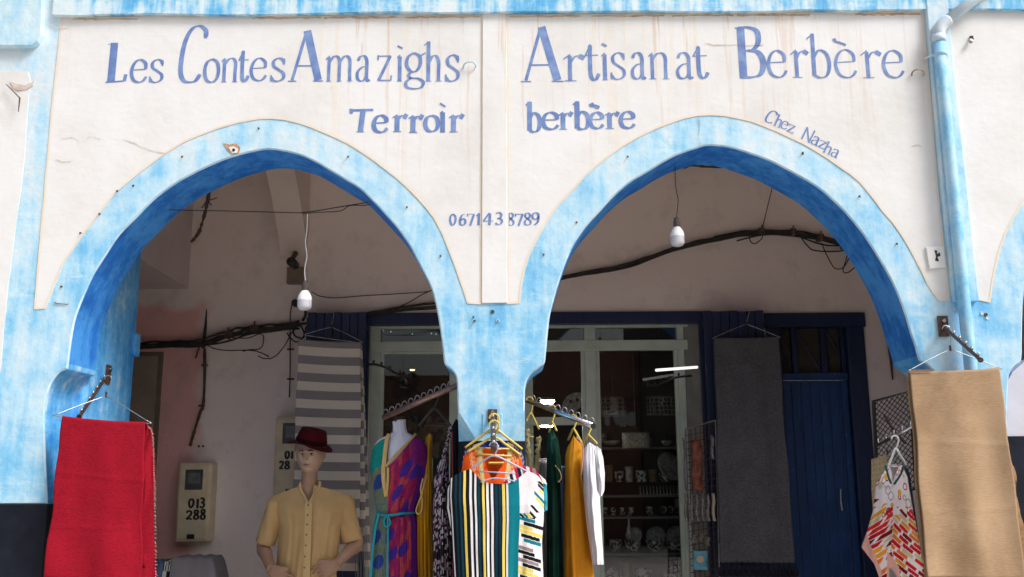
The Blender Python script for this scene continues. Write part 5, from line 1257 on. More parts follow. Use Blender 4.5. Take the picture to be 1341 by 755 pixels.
# hat
hat = root('hat', 'burgundy felt trilby worn tilted by the male mannequin', 'hat', Q(407, 588, 0))
ht = Matrix.Rotation(R(13), 3, 'Y') @ Matrix.Rotation(R(7), 3, 'X'); hc = Q(407.0, 581.3, .012)
def crown(u, v):
    a = u*6.283; t = min(1, v/.78); z = .004 + .088*t**.9
    k = 1 - .20*t**1.6
    if v > .78: k *= 1 - (v-.78)/.22; z -= .022*sstep(.78, 1, v)*(1-.4*abs(math.cos(a)))
    pin = 1 - .14*t*gau(((a+math.pi) % (2*math.pi))-math.pi, -2.2, .5) - .14*t*gau(((a+math.pi) % (2*math.pi))-math.pi, -.95, .5)
    return hc + ht @ V(math.cos(a)*.093*k*pin, math.sin(a)*.109*k*pin, z)
def brim(u, v):
    a = u*6.283; r = 1 + .44*v; up = .012*v**1.6*max(0, (abs(math.cos(a))))**3 + .008*v*gau(a, 4.45, .8) - .030*v*math.cos(a)**2 + .025*v*gau(a, 1.57, .8)
    if math.cos(a) > 0: up *= .45; up -= .012*v*max(0, math.cos(a))
    return hc + ht @ V(math.cos(a)*.095*r, math.sin(a)*.111*r, .004 + up)
mb = MB(); mb.grid(crown, 56, 24, wrap=True); mb.build('crown', M['hat'], hat, smooth=True)
mb = MB(); mb.grid(brim, 56, 8, wrap=True); b_ = mb.build('brim', M['hat'], hat, smooth=True); q = b_.modifiers.new('solid', 'SOLIDIFY'); q.thickness = .004
mb = MB(); mb.grid(lambda u, v: crown(u, .02+.20*v) + (crown(u, .02+.20*v)-hc).normalized()*.0025, 48, 3, wrap=True); mb.build('band', M['hatband'], hat, smooth=True)
# shirt
rows = [(630,386,424),(640,362,448),(650,353,461),(662,355,459),(678,361,452),(690,364.5,447.5),(715,364,444),(745,361,440.5),(790,357,442)]
shirt = root('shirt', 'mustard short sleeved band collar shirt worn by the male mannequin', 'shirt', Q(402, 790))
garment(shirt, 'body', MY+.03, rows, [(0,655),(.05,648),(.18,642),(.36,634),(.395,640),(.475,659),(.56,640),(.60,634),(.8,640),(.95,646),(1,654)], [(0,655),(.05,648),(.18,642),(.36,633),(.5,631),(.60,633),(.8,640),(.95,646),(1,654)], 792,
        lambda y: lerp(.062, .128, sstep(633, 672, y)), M['shirt'], nu=110, nv=90, rip=.010, nf=3.6, seed=3)
def sleeve(sh, el, out, r0, r1, seed):
    mb = MB(); ax = (el-sh); n = 30
    d = ax.normalized(); s1 = d.cross(V(0,1,0)).normalized(); s2 = d.cross(s1)
    def f(u, v):
        a = u*6.283; r = lerp(r0, r1, v)*(1+.05*math.sin(a*3+seed+v*4)+.03*math.sin(a*5+v*9+seed)) * min(1, .45+v*4)
        return sh + ax*v + s1*math.cos(a)*r + s2*math.sin(a)*r*.95 + out*v*(-math.cos(a))*0
    mb.grid(f, 36, 24, wrap=True); ob = mb.build('sleeve', M['shirt'], shirt, smooth=True)
    q = ob.modifiers.new('solid', 'SOLIDIFY'); q.thickness = .003; q.offset = -1
    pts = [f(k/36, 1.0) for k in range(36)]; MB().tube(pts, .0035, 6, closed=True).build('sleeve_hem', M['shirt_lt'], shirt, smooth=True)
sleeve(Q(367,650,.03), Q(347.5,711,.045), V(0,0,0), .066, .054, 1); sleeve(Q(447,648,.03), Q(461.5,707,.045), V(0,0,0), .066, .054, 2.4)
def onfront(x, y, off=.0): 
    u = (x - interp([(a,b) for a,b,c in rows], y))/(interp([(a,c) for a,b,c in rows], y)-interp([(a,b) for a,b,c in rows], y))
    d = lerp(.062, .128, sstep(633, 672, y)); return P(x, y, MY+.03 - d*math.sqrt(max(0, 1-(2*u-1)**2)) - off)
mb = MB(); mb.grid(lambda u, v: onfront(lerp(lerp(399.5,395.5,v), lerp(409,404.5,v), u), lerp(658,790,v), .011+.0015*math.sin(v*30)), 5, 60); pk = mb.build('placket', M['shirt_lt'], shirt, smooth=True)
for (x, y) in ((404,661),(403.2,674),(402.5,686.5),(401.6,700),(400.6,714),(399.6,728.5),(398.8,743)):
    MB().lathe(onfront(x-.3, y, .017), [(.0001,-.002),(.0052,-.0015),(.0052,.002)], 10, 'y').build('button', M['button'], shirt)
for pts in ([(393,632),(392.5,636),(393.5,640.5),(398,648),(403,659)], [(418.5,631),(418.5,635),(417,638.5),(411.5,646),(404.5,659)]):
    q = catmull([onfront(x, y, .008) for x, y in pts], 5); k = len(q)
    mb = MB(); mb.grid(lambda u, v: q[int(v*(k-1)+.5)] + V((u-.5)*.017, -.005*math.sin(u*3.14), .012*(1-v)*(u-.5)), 4, k-1); o_ = mb.build('collar_band', M['shirt_lt'], shirt, smooth=True)
    o_.modifiers.new('solid', 'SOLIDIFY').thickness = .004
MB().tube(catmull([Q(393.5,633,-.03), Q(394,630,.03), Q(405,627,.07), Q(416,629,.03), Q(418,632,-.03)], 5), .005, 8).build('collar_stand', M['shirt_lt'], shirt, smooth=True)
tr = root('trousers', 'dark trousers on the male mannequin below the shirt', 'trousers', (Q(403,900).x, MY, FLOOR))
mb = MB(); zc_ = Q(403,785).z; xm = Q(402,785).x
loftring(mb, [((xm,MY+.03,zc_),.165,.12), ((xm,MY+.03,zc_-.12),.18,.13), ((xm,MY+.03,zc_-.2),.17,.12)])
for sx in (-1, 1): loftring(mb, [((xm+sx*.085,MY+.03,zc_-.18),.092,.11), ((xm+sx*.10,MY+.03,.55),.075,.08), ((xm+sx*.11,MY+.03,FLOOR+.05),.07,.085)])
mb.build('legs', M['trouser'], tr, smooth=True)
for sx in (-1, 1): MB().box((xm+sx*.11-.045, MY-.14, FLOOR), (xm+sx*.11+.045, MY+.12, FLOOR+.06)).build('shoe', M['black'], tr, bevel=.025)

# --- female bust with the purple dress
BYY = 4.98
bust = root('dress_form', 'headless pale lilac female bust beneath the left rail', 'dress form', P(521,900,BYY))
garment(bust, 'torso', BYY, [(549,513.5,531.5),(558,514.5,531.5),(566,514,533.5),(570,507,541),(575,496,552),(582,490.5,557),(600,489,556),(640,492,550),(672,496,541),(755,490,545),(860,490,550)],
        [(0,551.5),(.5,550),(1,549)], [(0,551.5),(.5,549),(1,549)], 860, lambda y: interp([(549,.034),(566,.036),(575,.05),(600,.088),(625,.10),(672,.08),(755,.11)], y), M['bust'], nu=50, nv=110, rip=0)
mb = MB(); rr_ = [P(lerp(513.5,531.5,.5)+9*math.cos(a), lerp(551.5,549,.5+.5*math.cos(a)), BYY+.034*math.sin(a)) for a in [2*math.pi*k/20 for k in range(20)]]
mb.add(rr_, [tuple(range(20))]); mb.build('neck_cap', M['bust'], bust)
dress = root('printed_dress', 'purple and teal spotted dress with gold V neck on the bust', 'dress', P(521,870,BYY))
SP = [(.50,.24),(.62,.13),(.38,.47),(.72,.40),(.46,.60),(.68,.62),(.44,.78),(.80,.20),(.78,.80),(.50,.94),(.13,.24),(.08,.55),(.16,.70),(.12,.88)]
def dress_col(u, v):
    y = v*280; x = u*62
    n = vn(x*.9, y*.35); m_ = vn(x*.25+7, y*.08)
    left = u < lerp(.30, .34, v)
    if left:
        c = (lerp(.10,.20,n), lerp(.17,.22,n), lerp(.17,.13,n))
        if y < 36 and x < 14: c = (.01, .22+.06*n, .22)
        if x < 3.5 and y > 80: c = (.02, .22, .30)
    else:
        c = (lerp(.22,.36,n), lerp(.012,.03,m_), lerp(.085,.14,m_))
        if m_ > .62: c = (lerp(.38,.45,n), .06, .075)
        if u > .86: c = (.10+.05*n, .02, .28)
        if y < 36 and u > .70: c = (.22, .02, .19)
    for i, (su, sv) in enumerate(SP):
        dx, dy = (x-su*62)/6.8, (y-sv*280*.8)/9.0
        if dx*dx+dy*dy < 1+.15*(n-.5): c = (.045+.03*n, .025, .27) if not left else (.03,.06,.26)
    if hn(int(x*2.2), int(y*1.7)) > .90: c = tuple(q*.55 for q in c)
    return c
drow = [(566,507,545),(575,492,556),(584,487.5,560),(600,486,561),(614,484.5,561),(622,486,559),(645,489,551),(660,491.5,545),(671,493,543),(684,489.5,546),(710,487,547),(755,485,548),(860,482,552)]
garment(dress, 'body', BYY, drow, [(0,590),(.04,583),(.10,577),(.24,570.5),(.285,574),(.292,592),(.298,611),(.302,611.5),(.50,594),(.80,569),(.88,571),(.96,577),(1,588)],
        [(0,590),(.04,583),(.10,577),(.24,570.5),(.5,573),(.80,569),(.88,571),(.96,577),(1,588)], 862, lambda y: interp([(566,.045),(575,.062),(600,.10),(625,.112),(672,.09),(755,.13)], y), M['pat'], nu=150, nv=190, cfn=dress_col, rip=.006, nf=7, seed=5)
def ondress(x, y, off=.006):
    xl = interp([(a,b) for a,b,c in drow], y); xr = interp([(a,c) for a,b,c in drow], y); u = min(1, max(0, (x-xl)/(xr-xl)))
    d = interp([(566,.045),(575,.062),(600,.10),(625,.112),(672,.09),(755,.13)], y); return P(x, y, BYY - d*math.sqrt(max(0, 1-(2*u-1)**2)) - off)
def band(pts, wpx, name, mat, par, off=.008, nn=8):
    q = catmull([ondress(x, y, off) for x, y in pts], nn); k = len(q); mb = MB()
    def f(u, v):
        i = int(v*(k-1)+.5); t = (q[min(i+1,k-1)]-q[max(i-1,0)]); t.y = 0; t.normalize(); nn_ = V(t.z, 0, -t.x)
        return q[i] + nn_*(u-.5)*wpx*.00385 + V(0, -.004*math.sin(u*3.14), 0)
    mb.grid(f, 4, k-1); ob = mb.build(name, M[mat], par, smooth=True); return ob
band([(510,568),(507,574),(504.5,590),(503,605),(502,614),(502.5,630),(505,643),(505.5,650)], 5.5, 'neck_band', 'gold', dress)
band([(544.5,567.5),(538,575),(525,588),(512,602),(505.5,611)], 3.4, 'neck_band', 'gold', dress)
band([(508,612),(508,625),(507,640),(506,648)], 3.2, 'neck_band', 'gold', dress, off=.012)
MB().tube(catmull([P(559,622,4.93), P(556,632,4.92), P(553,645,4.9), P(549,656,4.9), P(545,668,4.89), P(548,673,4.89), P(552,668,4.9), P(553,655,4.9), P(551,640,4.91), P(554,626,4.92)], 4), .0045, 7).build('sleeve_trim', M['gold'], dress, smooth=True)
MB().tube(catmull([ondress(x, y, .012) for x, y in ((494,673),(503,674.5),(515,674),(528,672),(543,671.5))], 5), .0065, 8).build('cord_belt', M['teal'], dress, smooth=True)
MB().tube(catmull([ondress(x, y, .02) for x, y in ((507,674),(503,681),(504,688),(508,689.5),(511,684),(508,675))], 5), .005, 7).build('cord_loop', M['teal'], dress, smooth=True)
MB().tube(catmull([ondress(x, y, .015) for x, y in ((508,676),(508,700),(507.5,730),(507,760),(506,800))], 5), .006, 7).build('cord_end', M['teal'], dress, smooth=True)
MB().tube(catmull([P(x, y, 4.9) for x, y in ((496,673),(492,690),(488.5,715),(486.5,740),(484,790))], 5), .006, 7).build('cord_end', M['teal'], dress, smooth=True)
o = root('hanger_hook', 'dark hook holding the lilac bust on the brown rail', 'hook', P(516,545,4.95))
MB().tube(catmull([P(511,537,4.9), P(515,533,4.9), P(518,538,4.9), P(518,552,4.95)], 4), .003, 6).build('hook', M['black'], o)

# ================================================================== RIGHT SIDE: mesh panel, rod, printed kaftan
mp = root('mesh_panel', 'black diamond mesh display panel behind the printed kaftan', 'display panel', P(1146,600,5.35))
A, B, C_, D_ = P(1144,525,5.3), P(1192,511.5,5.2), P(1200,640,5.2), P(1150,650,5.3)
MB().tube([A, B, C_, D_], .011, 6, closed=True).build('frame', M['black'], mp)
mb = MB()
def MP(u, v): return A.lerp(B, u).lerp(D_.lerp(C_, u), v)
for k in range(-22, 14):
    for sgn in (1, -1):
        pts = []
        for t in (0, 1):
            u0 = k/11 if sgn > 0 else (k+22)/11 - 0
            pass
        # line u = k/7 + sgn*v*2.4
        c0 = k/7.0
        seg = [(c0 + v_*2.4, v_) if sgn > 0 else (1 - (c0 + v_*2.4), v_) for v_ in [q/40 for q in range(41)]]
        seg = [q for q in seg if 0 <= q[0] <= 1]
        if len(seg) > 1: mb.tube([MP(*seg[0]), MP(*seg[-1])], .0022, 4)
mb.build('diamond_mesh', M['black'], mp, kind='stuff')
MB().tube([P(1158,543,5.2), P(1172,566,5.1), P(1186,580,5.05)], .008, 6).build('brace', M['rust'], mp)
rr2 = root('display_rod', 'shiny steel rod with studs in front of the mesh panel', 'display rod', P(1150,583,5.2))
a, b = P(1148,583,5.2), P(1196,558,4.85)
MB().tube([a, b], .009, 10).build('rod', M['chrome'], rr2, smooth=True)
for i in range(5):
    c = a.lerp(b, .06+.22*i); MB().tube([c, c+V(0,0,.026), c+V(.004,0,.03)], [.004,.008,.008], 8).build('stud', M['chrome'], rr2)
plastic_hanger('white plastic hanger of the printed kaftan', P(1172,575,4.6), P(1173,588,4.6), P(1163,611,4.6), P(1187,609,4.6), 'wplastic', r=.006)
wire_hanger('thin wire hanger left of the white plastic hanger', P(1163,574,5.05), P(1162,594,5.03), P(1158,612,5.0), P(1168,611,5.05), r=.002)
def ging(u, v):
    a = int(u*9) % 2; b = int(v*26) % 2
    return ((.60,.42,.12), (.56,.47,.33), (.58,.50,.40), (.64,.62,.52))[a+b*2] if (a+b) != 2 else (.58,.48,.30)
gg = root('hanging_garment', 'yellow and white gingham cloth behind the printed kaftan', 'garment', P(1150,700,5.1))
garment(gg, 'body', 5.08, [(597,1141,1162),(640,1141,1163),(680,1144,1165),(720,1147,1166)], [(0,601),(.5,598),(1,595)], [(0,601),(.5,598),(1,595)], 690, .03, M['pat'], nu=36, nv=104, cfn=ging, rip=.008, nf=2)
gb = simple('hanging_garment', 'grey blue cotton garment between the printed kaftan and camel cloth', 'garment', 4.92, [(606,1178,1187),(625,1178,1192),(680,1180,1200),(755,1184,1212),(860,1190,1225)], [(0,616),(.5,607),(1,614)], 860, .07, 'greyblue', nu=40, nv=70, nf=2, rip=.02)
CIR = []
random.seed(11)
for i in range(46): CIR.append((random.random(), random.random()*.42+.02, 2.0+random.random()*3.6, random.random(), random.random()))
KT = [(0,632),(.12,618),(.28,608),(.42,618),(.5,630),(.56,622),(.72,607),(.88,613),(1,625)]
KB = [(0,716),(.18,738),(.24,757),(.36,775),(.42,742),(.5,750),(.6,765),(.8,790),(1,790)]
def kim(u, v):
    x = u*78; y = lerp(interp(KT, u), interp(KB, u), v) - 607; yb = interp(KB, u) - 607
    if yb - y < 20 and (u < .28 or .36 < u < .58): return (.72,.40,.35)
    c = (.84,.77,.82)
    for (cu, cv, r, k, f) in CIR:
        d = math.hypot(x-cu*78, (y-cv*165))
        if k < .55 and abs(d-r) < .85: c = ((.45,.02,.03),(.50,.16,.05),(.42,.36,.40),(.10,.01,.04))[int(f*4)]
        elif k > .9 and d < r: c = ((.75,.42,.05),(.55,.58,.35))[int(f*2)]
    if y > 46:      # slanting brush bars
        sl = (x*.9 - y) if u > .5 else (x*-.55 - y)
        row = math.floor(sl/7.5); fr = sl/7.5-row; h = hn(row, 3 if u > .5 else 4); along = (x + y*.6)/22 + h*7
        seg = math.floor(along); h2 = hn(seg, row); dens = sstep(36, 90, y)
        fa = along-seg
        if fr < .84 and h2 < .45+.5*dens and y > 44 + 26*hn(seg, 31) and .08 < fa < .9: c = ((.55,.012,.02),(.78,.34,.03),(.66,.03,.02),(.22,.01,.01),(.55,.012,.02),(.60,.56,.34),(.75,.20,.03))[int(hn(seg+5, row+9)*7)]
    return c
kn = root('hanging_kaftan', 'white kaftan printed with red and orange circles and strokes on the right', 'kaftan', P(1170,900,4.58))
garment(kn, 'body', 4.58, [(600,1162,1184),(612,1155,1187),(635,1147,1190),(669,1143,1196),(696,1135,1202),(716,1128,1206),(750,1132,1212),(800,1134,1224)],
        [(0,632),(.12,618),(.28,608),(.42,618),(.5,630),(.56,622),(.72,607),(.88,613),(1,625)], [(0,632),(.12,618),(.28,608),(.72,607),(.88,613),(1,625)], 790, .06, M['pat'], nu=190, nv=200, cfn=kim, rip=.018, nf=2.0, seed=1.5,
        ybotf=lambda u: interp([(0,716),(.18,738),(.24,757),(.36,775),(.42,742),(.5,750),(.6,765),(.8,790),(1,790)], u))
for pts in ([(1160,609),(1163,622),(1167,633)], [(1184,608),(1180,620),(1171,634)]):
    MB().tube(catmull([P(x,y,4.53) for x,y in pts], 4), .005, 6).build('neck_trim', pm('dark_green_trim', (.02,.10,.09)), kn, smooth=True)
# cushion / folded textiles low on the left
cu = root('folded_textiles', 'folded blue and grey textiles with a black and white braid under the numbered meter', 'textiles', (P(250,800,6.0).x, 6.1, 1.0))
def roll(u0, u1, yt, mat, name, rr=.10, Y=6.15):
    a, b = P(u0, yt, Y), P(u1, yt, Y); mb = MB()
    def f(u, v):
        an = v*math.pi*1.0; k = 1-.0*u; x = lerp(a.x, b.x, u); e = 1
        if name == 'grey_cloth' : e = math.sqrt(max(0.0, 1-max(0, (u-.72)/.28)**2.4))
        return V(x, Y + math.cos(an)*.16, a.z - .25 + .25*e*min(1, math.sin(an)*1.5) + .004*math.sin(u*25))
    mb.grid(f, 40, 24); ob = mb.build(name, M[mat], cu, smooth=True); return ob
roll(196, 224, 734, 'denim', 'blue_cloth'); roll(224.3, 234, 732, 'pat', 'checked_braid'); roll(234.3, 295, 728, 'greycloth', 'grey_cloth')
br_ = [c for c in cu.children if c.name.startswith('checked')][0]
at = br_.data.color_attributes.new('pattern', 'FLOAT_COLOR', 'CORNER'); dd = []
for p in br_.data.polygons:
    w_ = (int((p.center.z)*60) % 2) ^ (1 if (p.index % 40) > 20 else 0)
    for _ in range(p.loop_total): dd += ([.6,.6,.58,1] if w_ else [.01,.01,.012,1])
at.data.foreach_set('color', dd)
zt_ = P(250, 728, 6.15).z-.25
MB().box((P(196,734,6.15).x, 5.99, FLOOR+.01), (P(295,734,6.15).x, 6.31, zt_)).build('bench', M['box'], cu, bevel=.01)

# ================================================================== SHOP STOCK
def shelfz(py, Y): return P(840, py, Y).z
SYY = 7.45
sh = root('shelving', 'dark shelf unit with pottery behind the right shop pane', 'shelves', (P(840,700,SYY).x, SYY, FLOOR))
ux0, ux1 = P(783,600,SYY).x, P(892,600,SYY).x
for py in (585, 648, 676, 724, 775):
    z = shelfz(py, SYY-.12); MB().box((ux0, SYY-.14, z-.016), (ux1, SYY+.22, z)).build('shelf_board', M['shelf'], sh, bevel=.003)
for x in (ux0-.03, ux1): MB().box((x, SYY-.14, FLOOR), (x+.03, SYY+.22, shelfz(560, SYY))).build('upright', M['shelf'], sh, bevel=.003)
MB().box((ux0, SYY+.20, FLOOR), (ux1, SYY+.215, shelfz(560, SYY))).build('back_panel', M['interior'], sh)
def pot(name, label, cat, x, ybase, wpx, hpx, prof, mat, Y=SYY-.03, tilt=None, extra=None, group=None):
    sc = Y*.985/F_PX; c = P(x, ybase, Y); o = root(name, label, cat, c, group=group)
    MB().lathe(c, [(r*wpx*sc*.5, z*hpx*sc) for r, z in prof], 20, tilt=tilt).build('body', M[mat], o, smooth=True)
    if extra: extra(o, c, sc)
    return o
bowl = [(.0001,0),(.45,0),(.5,.06),(.85,.45),(1,1),(.95,1),(.8,.5),(.4,.12),(.0001,.1)]
cup = [(.0001,0),(.8,0),(.85,.1),(.95,.95),(1,1),(.9,1),(.8,.1),(.0001,.08)]
for i, (x, w_) in enumerate(((829,22),(858,25),(885,27))):
    lab = ['patterned bowl with a leaning plate left on the lower shelf', 'patterned bowl with a leaning plate in the middle of the lower shelf', 'large patterned bowl with a leaning plate right on the lower shelf'][i]
    def ex(o, c, sc, w_=w_):
        t = Matrix.Rotation(R(58), 3, 'X') @ Matrix.Rotation(R(-18), 3, 'Y')
        MB().lathe(c+V(.02,.06,.11), [(.0001,.0),(w_*sc*.30,.004),(w_*sc*.5,.016),(w_*sc*.5,.02),(w_*sc*.30,.008),(.0001,.004)], 24, tilt=t).build('leaning_plate', M['ceramic'], o, smooth=True)
    pot('bowl', lab, 'bowl', x, 722, w_, 15, bowl, 'ceramicp', extra=ex, group='patterned bowls on the shelf')
for i, x in enumerate((792,803,815,827)): pot('cup', ['small patterned cup at the left end of the cup shelf', 'second small patterned cup from the left', 'third small patterned cup from the left', 'fourth small patterned cup from the left'][i], 'cup', x, 674.5, 8, 10, cup, 'ceramicp', group='small cups in a row')
for i, x in enumerate((851,867,876,885)):
    def ex(o, c, sc): MB().tube([c+V(.005,-.05,.045)+V(math.sin(t)*.020, 0, math.cos(t)*.022) for t in [R(-40+25*k) for k in range(10)]], .004, 6).build('handle', M['ceramic'], o, smooth=True)
    pot('mug', ['patterned mug left of the white handled mugs', 'first mug with a curved white handle', 'second mug with a curved white handle', 'third mug with a curved white handle'][i], 'mug', x, 674.5, 9.5, 11, cup, 'ceramicp' if i == 0 else 'black', extra=ex if i else None, group='mugs in a row')
pot('bowl', 'shallow white bowl hanging left on the upper shelf', 'bowl', 800, 583, 25, 6, bowl, 'ceramic'); pot('bowl', 'small white bowl right on the upper shelf', 'bowl', 873, 583, 14, 6, bowl, 'ceramic')
t = Matrix.Rotation(R(62), 3, 'X') @ Matrix.Rotation(R(25), 3, 'Y')
pot('platter', 'large tilted grey platter at the right of the shelf', 'platter', 874, 614, 40, 8, [(.0001,.1),(.6,.2),(1,1),(1,1.2),(.6,.5),(.0001,.4)], 'ceramic', tilt=t)
pot('bowl', 'grey bowl beneath the large tilted platter', 'bowl', 873, 631, 22, 12, bowl, 'ceramicp')
pot('pot', 'small black and white patterned pot under the speckled lampshade', 'pot', 840, 631, 15, 15, cup, 'ceramicp')
pot('tagine', 'large patterned dish low at the right of the shelf', 'dish', 882, 772, 34, 30, [(.0001,0),(.9,0),(1,.15),(.7,.6),(.3,.95),(.0001,1)], 'ceramicp')
pot('tagine', 'large patterned dish low at the left of the shelf', 'dish', 802, 772, 32, 28, [(.0001,0),(.9,0),(1,.15),(.7,.6),(.3,.95),(.0001,1)], 'ceramicp')
def ex(o, c, sc): pass
pot('vase', 'pale narrow necked vase between the lower bowls', 'vase', 824, 705, 8, 30, [(.0001,0),(.8,.0),(1,.2),(.6,.45),(.3,.6),(.35,1),(.0001,1)], 'ceramic', Y=SYY-.1)
for i in range(12):
    x = 838+i*4.4; o = root('spoon', 'pale spoon hanging above the cups, %s from the left in its row' % ['first','second','third','fourth','fifth','sixth','seventh','eighth','ninth','tenth','eleventh','twelfth'][i], 'spoon', P(x, 648, 7.3), group='spoons hanging in a row')
    MB().tube([P(x,636,7.3), P(x+.4,643,7.3), P(x+.6,648,7.3)], [.002,.003,.007], 6).build('spoon_body', M['ceramic'], o)
# more stock on the shelves and behind the left pane
M['basket'] = pm('woven_straw', (.36,.26,.14), (.16,.10,.05), 70, .9, .6, .01, 90, stretch=(1,1,3))
for i, (x, yb, w_, h_, pr, mt, lab) in enumerate([
    (796,631,15,22,cup,'basket','tall straw basket at the left of the middle shelf'), (811,631,13,14,bowl,'ceramicp','small patterned bowl beside the straw basket'),
    (824,631,11,20,cup,'ceramic','plain grey jar left of the patterned pot'), (855,631,11,16,cup,'basket','small straw basket right of the patterned pot'),
    (806,722,18,15,bowl,'ceramicp','patterned bowl at the left end of the lower shelf'), (844,772,22,26,bowl,'ceramicp','wide patterned bowl at the bottom between the tagines'),
    (820,772,13,34,cup,'basket','narrow straw basket at the bottom of the shelves'), (846,583,18,10,cup,'basket','flat straw basket on the upper shelf behind the plain lampshade'),
    (888,674,8,20,cup,'ceramic','tall pale vase at the right end of the cup shelf'), (790,583,10,16,cup,'ceramicp','patterned beaker at the left end of the upper shelf')]):
    pot('basket' if mt == 'basket' else 'pot', lab, 'basket' if mt == 'basket' else 'pot', x, yb, w_, h_, pr, mt, Y=SYY+.04)
for i, (x0, x1_, y0, y1, mt, lab) in enumerate([(510,524,560,760,'greyblue','grey blue scarf hanging inside the left window'), (526,542,590,760,'red','dark red scarf hanging inside the left window'), (548,566,600,760,'cream_trim','cream shawl hanging inside the left window'), (700,716,600,760,'greycloth','grey shawl hanging inside the open shop door'), (728,744,610,760,'denim','blue shawl hanging inside the open shop door')]):
    o = root('hanging_scarf', lab, 'scarf', P((x0+x1_)/2, y1, 7.6)); mb = MB()
    mb.grid(lambda u, v: P(lerp(x0, x1_, u)+1.2*math.sin(v*5+i), lerp(y0, y1, v), 7.6+.03*math.sin(u*12+i)), 16, 20); mb.build('cloth', M[mt], o, smooth=True).modifiers.new('solid', 'SOLIDIFY').thickness = .004
    MB().tube([P(x0, y0+1, 7.6), P(x1_, y0+1, 7.6)], .006, 6).build('peg_bar', M['shelf'], o)
# lampshades
def shade(label, x, y0, y1, w_, mat, Y=7.15):
    sc = Y*.985/F_PX; c = P(x, y1, Y); o = root('lampshade', label, 'lampshade', c)
    MB().lathe(c, [(w_*sc*.5,0),(w_*sc*.5,(y1-y0)*sc)], 32).build('drum', M[mat], o, smooth=True)
    for z in (0, (y1-y0)*sc): MB().tube([c+V(math.cos(t)*w_*sc*.502, math.sin(t)*w_*sc*.502, z) for t in [2*math.pi*k/24 for k in range(24)]], .004, 5, closed=True).build('rim', M['shelf'], o)
    MB().tube([c+V(0,0,(y1-y0)*sc), c+V(0,0,(y1-y0)*sc+.7)], .003, 5).build('cord', M['cable'], o)
def shade_mat():
    mt, t_, b = newmat('arabesque_lampshade')
    geo = t_.nodes.new('ShaderNodeNewGeometry'); v = t_.nodes.new('ShaderNodeTexVoronoi'); v.feature = 'DISTANCE_TO_EDGE'; v.inputs['Scale'].default_value = 34; v.inputs['Randomness'].default_value = .25
    t_.links.new(geo.outputs['Position'], v.inputs['Vector']); t_.links.new(ramp(t_, v.outputs['Distance'], [(.07,(.30,.28,.24)),(.11,(.02,.02,.02))]), b.inputs['Base Color']); return mt
M['arab'] = shade_mat()
shade('white lattice patterned drum lampshade hanging left behind the pane', 803, 521, 544, 36, 'arab'); shade('black and white patterned drum lampshade hanging right behind the pane', 866, 520, 543, 38, 'arab', 7.1)
shade('plain speckled drum lampshade below the lattice ones', 833, 567, 587, 36, 'shade_plain', 7.2)
# lamps in the shop
for i, (x, y, r, mt) in enumerate(((717,525,.055,'lamp'),(716,556,.055,'lamp'),(698,491,.018,'spot'),(540,484,.02,'spot'))):
    c = P(x, y, 7.6 if i < 2 else 7.3); o = root('ceiling_lamp', ['bright oval lamp glowing above the steel rail', 'bright oval lamp glowing in the open shop door', 'small warm spot near the centre pillar', 'small warm spot behind the left pane'][i], 'lamp', c)
    MB().lathe(c, [(.0001,-r*.38),(r*.7,-r*.34),(r,-r*.1),(r,r*.1),(r*.5,r*.3)], 20).build('lens', M[mt], o, smooth=True)
    MB().lathe(c, [(r*1.1,r*.1),(r*1.1,r*.5),(.0001,r*.5)], 20).build('housing', M['shelf'], o)
for i, x in enumerate((502,512,540,565,571)):
    o = root('led_string', 'tiny green light in the left window transom, %s from the left' % ['first','second','third','fourth','fifth'][i], 'light', P(x, 433, 7.1), group='tiny green lights in the transom')
    MB().lathe(P(x, 432+hn(i)*6, 7.05), [(.0001,-.006),(.005,0),(.0001,.006)], 8).build('bead', M['glint'], o)
# hanging textiles inside left window
o = root('printed_hanging', 'pale printed textile with dark writing inside the left window', 'textile', P(540,620,7.3))
mb = MB(); mb.grid(lambda u, v: P(lerp(503,588,u), lerp(545,600,v), 7.3+.02*math.sin(u*9)), 20, 8); mb.build('cloth', pm('dim_printed_cotton', (.13,.11,.085), (.03,.03,.04), 16, .9, lo=.45, hi=.55), o, smooth=True)
# round patterned plate behind the small pane
o = root('round_dish', 'round grey dish with dark palm motif behind the small pane', 'dish', P(750,535,7.3))
c = P(756,534,7.3); MB().lathe(c, [(.0001,0),(.10,-.004),(.115,-.014),(.118,-.012)], 28, 'y').build('dish', M['ceramic'], o, smooth=True)
for (dx, dz) in ((-.05,.05),(.0,.06),(.04,.045)):
    MB().lathe(c+V(dx,-.016,dz), [(.0001,-.002),(.014,0)], 6, 'y').build('leaf_motif', M['black'], o)
MB().lathe(c+V(.04,-.014,-.04), [(.0001,-.003),(.05,0)], 7, 'y').build('palm_motif', M['black'], o)
